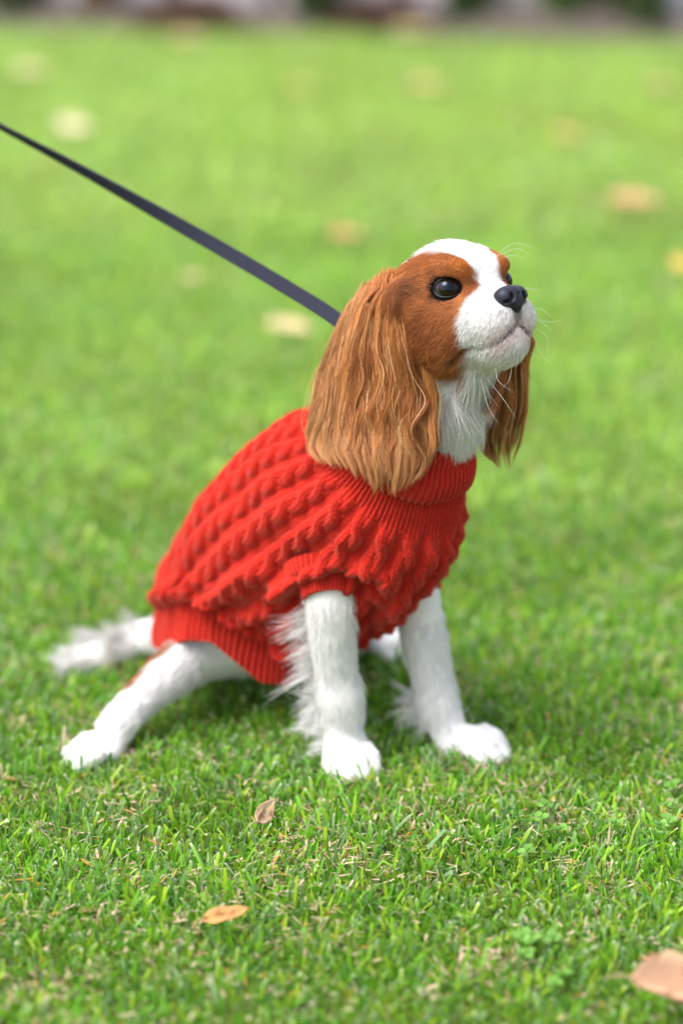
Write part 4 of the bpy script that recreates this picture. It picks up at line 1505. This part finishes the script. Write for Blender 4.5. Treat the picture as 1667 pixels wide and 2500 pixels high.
# ---- eyes, lids, nose, whiskers --------------------------------------------------------------------
M_EYE, t, n, b = material('eye')
a = n.new('ShaderNodeAttribute'); a.attribute_name = 'col'
t.links.new(a.outputs['Color'], b.inputs['Base Color'])
b.inputs['Roughness'].default_value = .03
b.inputs['Specular IOR Level'].default_value = .34
b.inputs['Specular Tint'].default_value = (.55, .70, 1.0, 1)  # blue of a reflected sky put into the highlight colour
M_LID = plain_mat('eyelid', (.004, .004, .005), .45, .3)
for ec, ed, s_ in EYES:
    e1 = nrm(np.cross(hu, ed)); e2 = np.cross(ed, e1)
    nu_, nv_ = 48, 48
    th = np.linspace(0, PI, nu_)[:, None]; ph = np.linspace(0, 2 * PI, nv_, endpoint=False)[None]
    # cornea bulges a little
    rr = ER * (1 + .05 * np.exp(-(th / .55) ** 2)) + 0 * ph
    P = ec + rr[..., None] * (np.cos(th)[..., None] * ed + (np.sin(th) * np.cos(ph))[..., None] * e1 + (np.sin(th) * np.sin(ph))[..., None] * e2)
    cI = np.where(th < .45, .003, np.where(th < .82, .014, .03)) * np.ones_like(ph)
    cc_ = cI[..., None] * np.where((th[..., None] > .42) & (th[..., None] < .78), np.array([1, .42, .16]), np.array([1, .9, .9]))
    dmesh('eyeball', P.reshape(-1, 3), grid_faces(nu_, nv_)[:, ::-1], M_EYE, body, col=cc_.reshape(-1, 3))
    # almond rim
    aa = np.linspace(0, 2 * PI, 49)[:-1]
    hx = np.radians(72) * np.cos(aa); hy = np.where(np.sin(aa) > 0, np.radians(46), np.radians(45)) * np.sin(aa)
    inner_s = -s_                                           # towards the nose
    e1s = e1 if (e1 @ hl) * inner_s > 0 else -e1
    # inner corner drops and stretches
    cornr = np.exp(-((np.cos(aa) - 1) / .35) ** 2)
    hx = hx * (1 + .22 * cornr); hy = hy - .12 * cornr
    ang = np.sqrt(hx ** 2 + hy ** 2) + 1e-6
    dirv = np.cos(ang)[:, None] * ed + np.sin(ang)[:, None] * ((hx / ang)[:, None] * e1s + (hy / ang)[:, None] * e2)
    ring = ec + dirv * (ER * 1.045 + .0010 * cornr)[:, None]
    ringc = np.vstack([ring, ring[:1]])
    tang = nrm(np.roll(ring, -1, 0) - np.roll(ring, 1, 0))
    a1 = nrm(dirv); a2 = np.cross(tang, a1)
    sg = 10
    tq = np.arange(sg) * 2 * PI / sg
    rad1, rad2 = .0008, .0012
    V = ring[:, None] + rad1 * np.cos(tq)[None, :, None] * a1[:, None] + rad2 * np.sin(tq)[None, :, None] * a2[:, None]
    i = np.arange(48 * sg).reshape(48, sg)
    i2 = np.roll(i, -1, 0)
    F_ = np.stack([i, np.roll(i, -1, 1), np.roll(i2, -1, 1), i2], -1).reshape(-1, 4)
    dmesh('eyelid', V.reshape(-1, 3), F_, M_LID, body)

# nose leather: its own small field at fine resolution
NH = .00045
NLO = np.array([-.014, -.018, -.016]); ND = np.ceil(np.array([.028, .036, .032]) / NH).astype(int)
gx = [NLO[i] + NH * np.arange(ND[i]) for i in range(3)]
X, Y, Z = np.meshgrid(*gx, indexing='ij')


def sm_min(a, b_, k):
    h = np.maximum(k - np.abs(a - b_), 0) / k
    return np.minimum(a, b_) - h * h * k / 4


def el(c, r_):
    q0 = np.sqrt(((X - c[0]) / r_[0]) ** 2 + ((Y - c[1]) / r_[1]) ** 2 + ((Z - c[2]) / r_[2]) ** 2)
    return (q0 - 1) * min(r_)


d = el((-.001, 0, .0018), (.0095, .0122, .0072))
for s_ in (-1, 1):
    d = sm_min(d, el((.0018, s_ * .0070, -.0005), (.0068, .0056, .0068)), .003)
d = sm_min(d, el((.0042, 0, -.0030), (.0055, .0056, .0068)), .004)
d = sm_min(d, el((.0015, 0, -.0085), (.0045, .0030, .0035)), .004)
for s_ in (-1, 1):
    hole = el((.0090, s_ * .0056, -.0008), (.0042, .0018, .0025))
    slit = el((.0065, s_ * .0092, -.0036), (.0034, .0028, .0010))
    hh_ = sm_min(hole, slit, .0015)
    d = -sm_min(-d, hh_, .0012)
groove = np.sqrt(((X - .0092) / 1.0) ** 2 + Y ** 2) - .0009 + np.maximum(0, Z - .001) * 2
d = -sm_min(-d, groove, .0012)
gn = vdb.FloatGrid(); gn.copyFromArray(d.astype(np.float32))
np_, nq_ = gn.convertToQuads(isovalue=0.0)
NVt = lap_smooth(np_ * NH + NLO, np.asarray(nq_, np.int64), 2)
NF = np.asarray(nq_, np.int64)
nnn = vnormals(NVt, NF)
if np.mean(np.sum(nnn * NVt, 1)) < 0: NF = NF[:, ::-1]
NCT = np.array([.0372, 0, -.0160])
nr = math.radians(6)
Rn = np.array([[math.cos(nr), 0, -math.sin(nr)], [0, 1, 0], [math.sin(nr), 0, math.cos(nr)]])
NW = PE + ((NVt @ Rn.T) * 1.10 + NCT) @ HM
m, t, n, b = material('nose_leather')
b.inputs['Base Color'].default_value = (.018, .017, .021, 1); b.inputs['Roughness'].default_value = .38; b.inputs['Specular IOR Level'].default_value = .34
b.inputs['Specular Tint'].default_value = (.55, .70, 1.0, 1)
tc = n.new('ShaderNodeTexCoord'); vx_ = n.new('ShaderNodeTexVoronoi'); vx_.inputs['Scale'].default_value = 900
t.links.new(tc.outputs['Object'], vx_.inputs['Vector'])
bp = n.new('ShaderNodeBump'); bp.inputs['Strength'].default_value = .35; bp.inputs['Distance'].default_value = .0006
t.links.new(vx_.outputs['Distance'], bp.inputs['Height']); t.links.new(bp.outputs[0], b.inputs['Normal'])
dmesh('nose', NW, NF, m, body)

# whiskers
WP = []
def whisk(p0, p1, p2):
    WP.append(interp_path([p0, (np.asarray(p0) * .25 + np.asarray(p1) * .5 + np.asarray(p2) * .25), p2], 12))
def whpx(a, m_, e, Y0, Y1):
    WP.append(interp_path([W(*a, Y0), W(*m_, (Y0 + Y1) / 2), W(*e, Y1)], 12))
whpx((1212, 625), (1255, 594), (1318, 612), 1.872, 1.86)
whpx((1210, 628), (1262, 607), (1303, 632), 1.872, 1.865)
whpx((1218, 630), (1252, 624), (1278, 632), 1.872, 1.868)
whpx((1268, 707), (1290, 704), (1312, 710), 1.835, 1.82)
whpx((1300, 755), (1320, 754), (1345, 776), 1.845, 1.83)
whpx((1304, 776), (1340, 786), (1374, 780), 1.845, 1.83)
whpx((1305, 778), (1326, 790), (1348, 810), 1.845, 1.82)
whpx((1306, 800), (1334, 824), (1336, 868), 1.845, 1.83)
whpx((1302, 818), (1318, 862), (1350, 893), 1.845, 1.82)
whpx((1300, 850), (1304, 890), (1303, 922), 1.845, 1.84)
whpx((1290, 856), (1305, 868), (1322, 878), 1.84, 1.82)
whpx((1208, 890), (1216, 930), (1253, 958), 1.825, 1.80)
whpx((1250, 888), (1243, 925), (1226, 948), 1.825, 1.81)
whpx((1190, 925), (1228, 975), (1258, 1020), 1.835, 1.80)
whpx((1173, 925), (1190, 990), (1218, 1038), 1.835, 1.80)
whpx((1126, 862), (1110, 875), (1101, 893), 1.845, 1.835)
whpx((1127, 855), (1122, 890), (1136, 900), 1.845, 1.83)
whpx((1127, 828), (1112, 840), (1106, 848), 1.845, 1.84)
whpx((1160, 864), (1168, 895), (1178, 908), 1.84, 1.83)
P = np.array(WP)
dhair('whiskers', P, np.array([1, 1, .95, .9, .85, .8, .75, .65, .55, .45, .3, .12]) * .00012, np.repeat(np.array([[.62, .60, .56]]), len(P), 0), M_FUR, body)

# wool fuzz on the jumper
r_ = np.random.default_rng(71)
N = 26000
iu = r_.integers(2, NU - 2, N); iv = r_.integers(0, NV, N)
p = SWD[iu, iv]; nn = SN[iu, iv]
tl = r_.random(N)[:, None]
dd = nrm(nn * .8 + r_.normal(0, .8, (N, 3)))
k = 4
s_ = np.linspace(0, 1, k)[None, :, None]
L = (.0015 + .0030 * r_.random(N) ** 2)[:, None, None]
P = p[:, None] + L * (s_ * dd[:, None] + .6 * s_ ** 2 * r_.normal(0, .5, (N, 1, 3)))
c = np.array([.68, .05, .03]) * (.8 + .4 * r_.random((N, 1)))
dhair('wool_fuzz', P, np.array([1, .9, .7, .3]) * .00009, c, M_FUR, jumper)

# ------------------------------------------------------------------ leash
lp = [H(-.085, -.02, -.055), W(826, 783, 1.945), W(700, 702, 1.985), W(560, 619, 2.02), W(380, 516, 2.06), W(180, 404, 2.09), W(60, 340, 2.10), W(0, 308, 2.105), W(-260, 166, 2.13)]
PL_ = interp_path(lp, 160)
s_ = np.linspace(0, 1, 160)
Tn = nrm(np.gradient(PL_, axis=0))
view = nrm(PL_ - np.array([0, 0, CAM_H]))
e_up = nrm(np.cross(Tn, view)); e_n = nrm(np.cross(Tn, e_up))
e_up = np.where((e_up[:, 2:] < 0), -e_up, e_up)
tw = np.interp(PL_[:, 0], [-.45, -.29, -.20, -.10, .05], [1.38, 1.24, .85, .15, .0])
wv = np.cos(tw)[:, None] * e_up + np.sin(tw)[:, None] * e_n
tv = np.cross(Tn, wv)
hw_, ht = .0060, .0009
prof = np.array([(-1, -1), (-.85, -1.3), (.85, -1.3), (1, -1), (1, 1), (.85, 1.3), (-.85, 1.3), (-1, 1)])
V = PL_[:, None] + prof[None, :, :1] * hw_ * wv[:, None] + prof[None, :, 1:] * ht * tv[:, None]
L0 = PL_[80].copy()
m = plain_mat('navy_webbing', (.013, .014, .032), .75, .3, noise=(700, .35, .5))
lr = empty('leash', L0)
tag(lr, 'dark navy flat leash stretched from the spaniel to the upper left', 'leash')
i = np.arange(160 * 8).reshape(160, 8)
strap = new_mesh('strap', (V - L0).reshape(-1, 3), np.concatenate([grid_faces(160, 8)]), m, lr, smooth=False)
# stitched edges
for sg in (-1, 1):
    v, f = tube(PL_ + wv * hw_ * .78 * sg - 0 * tv, [.0011] * 160, 6)
    new_mesh('edge_seam', v - L0, f, m, lr)
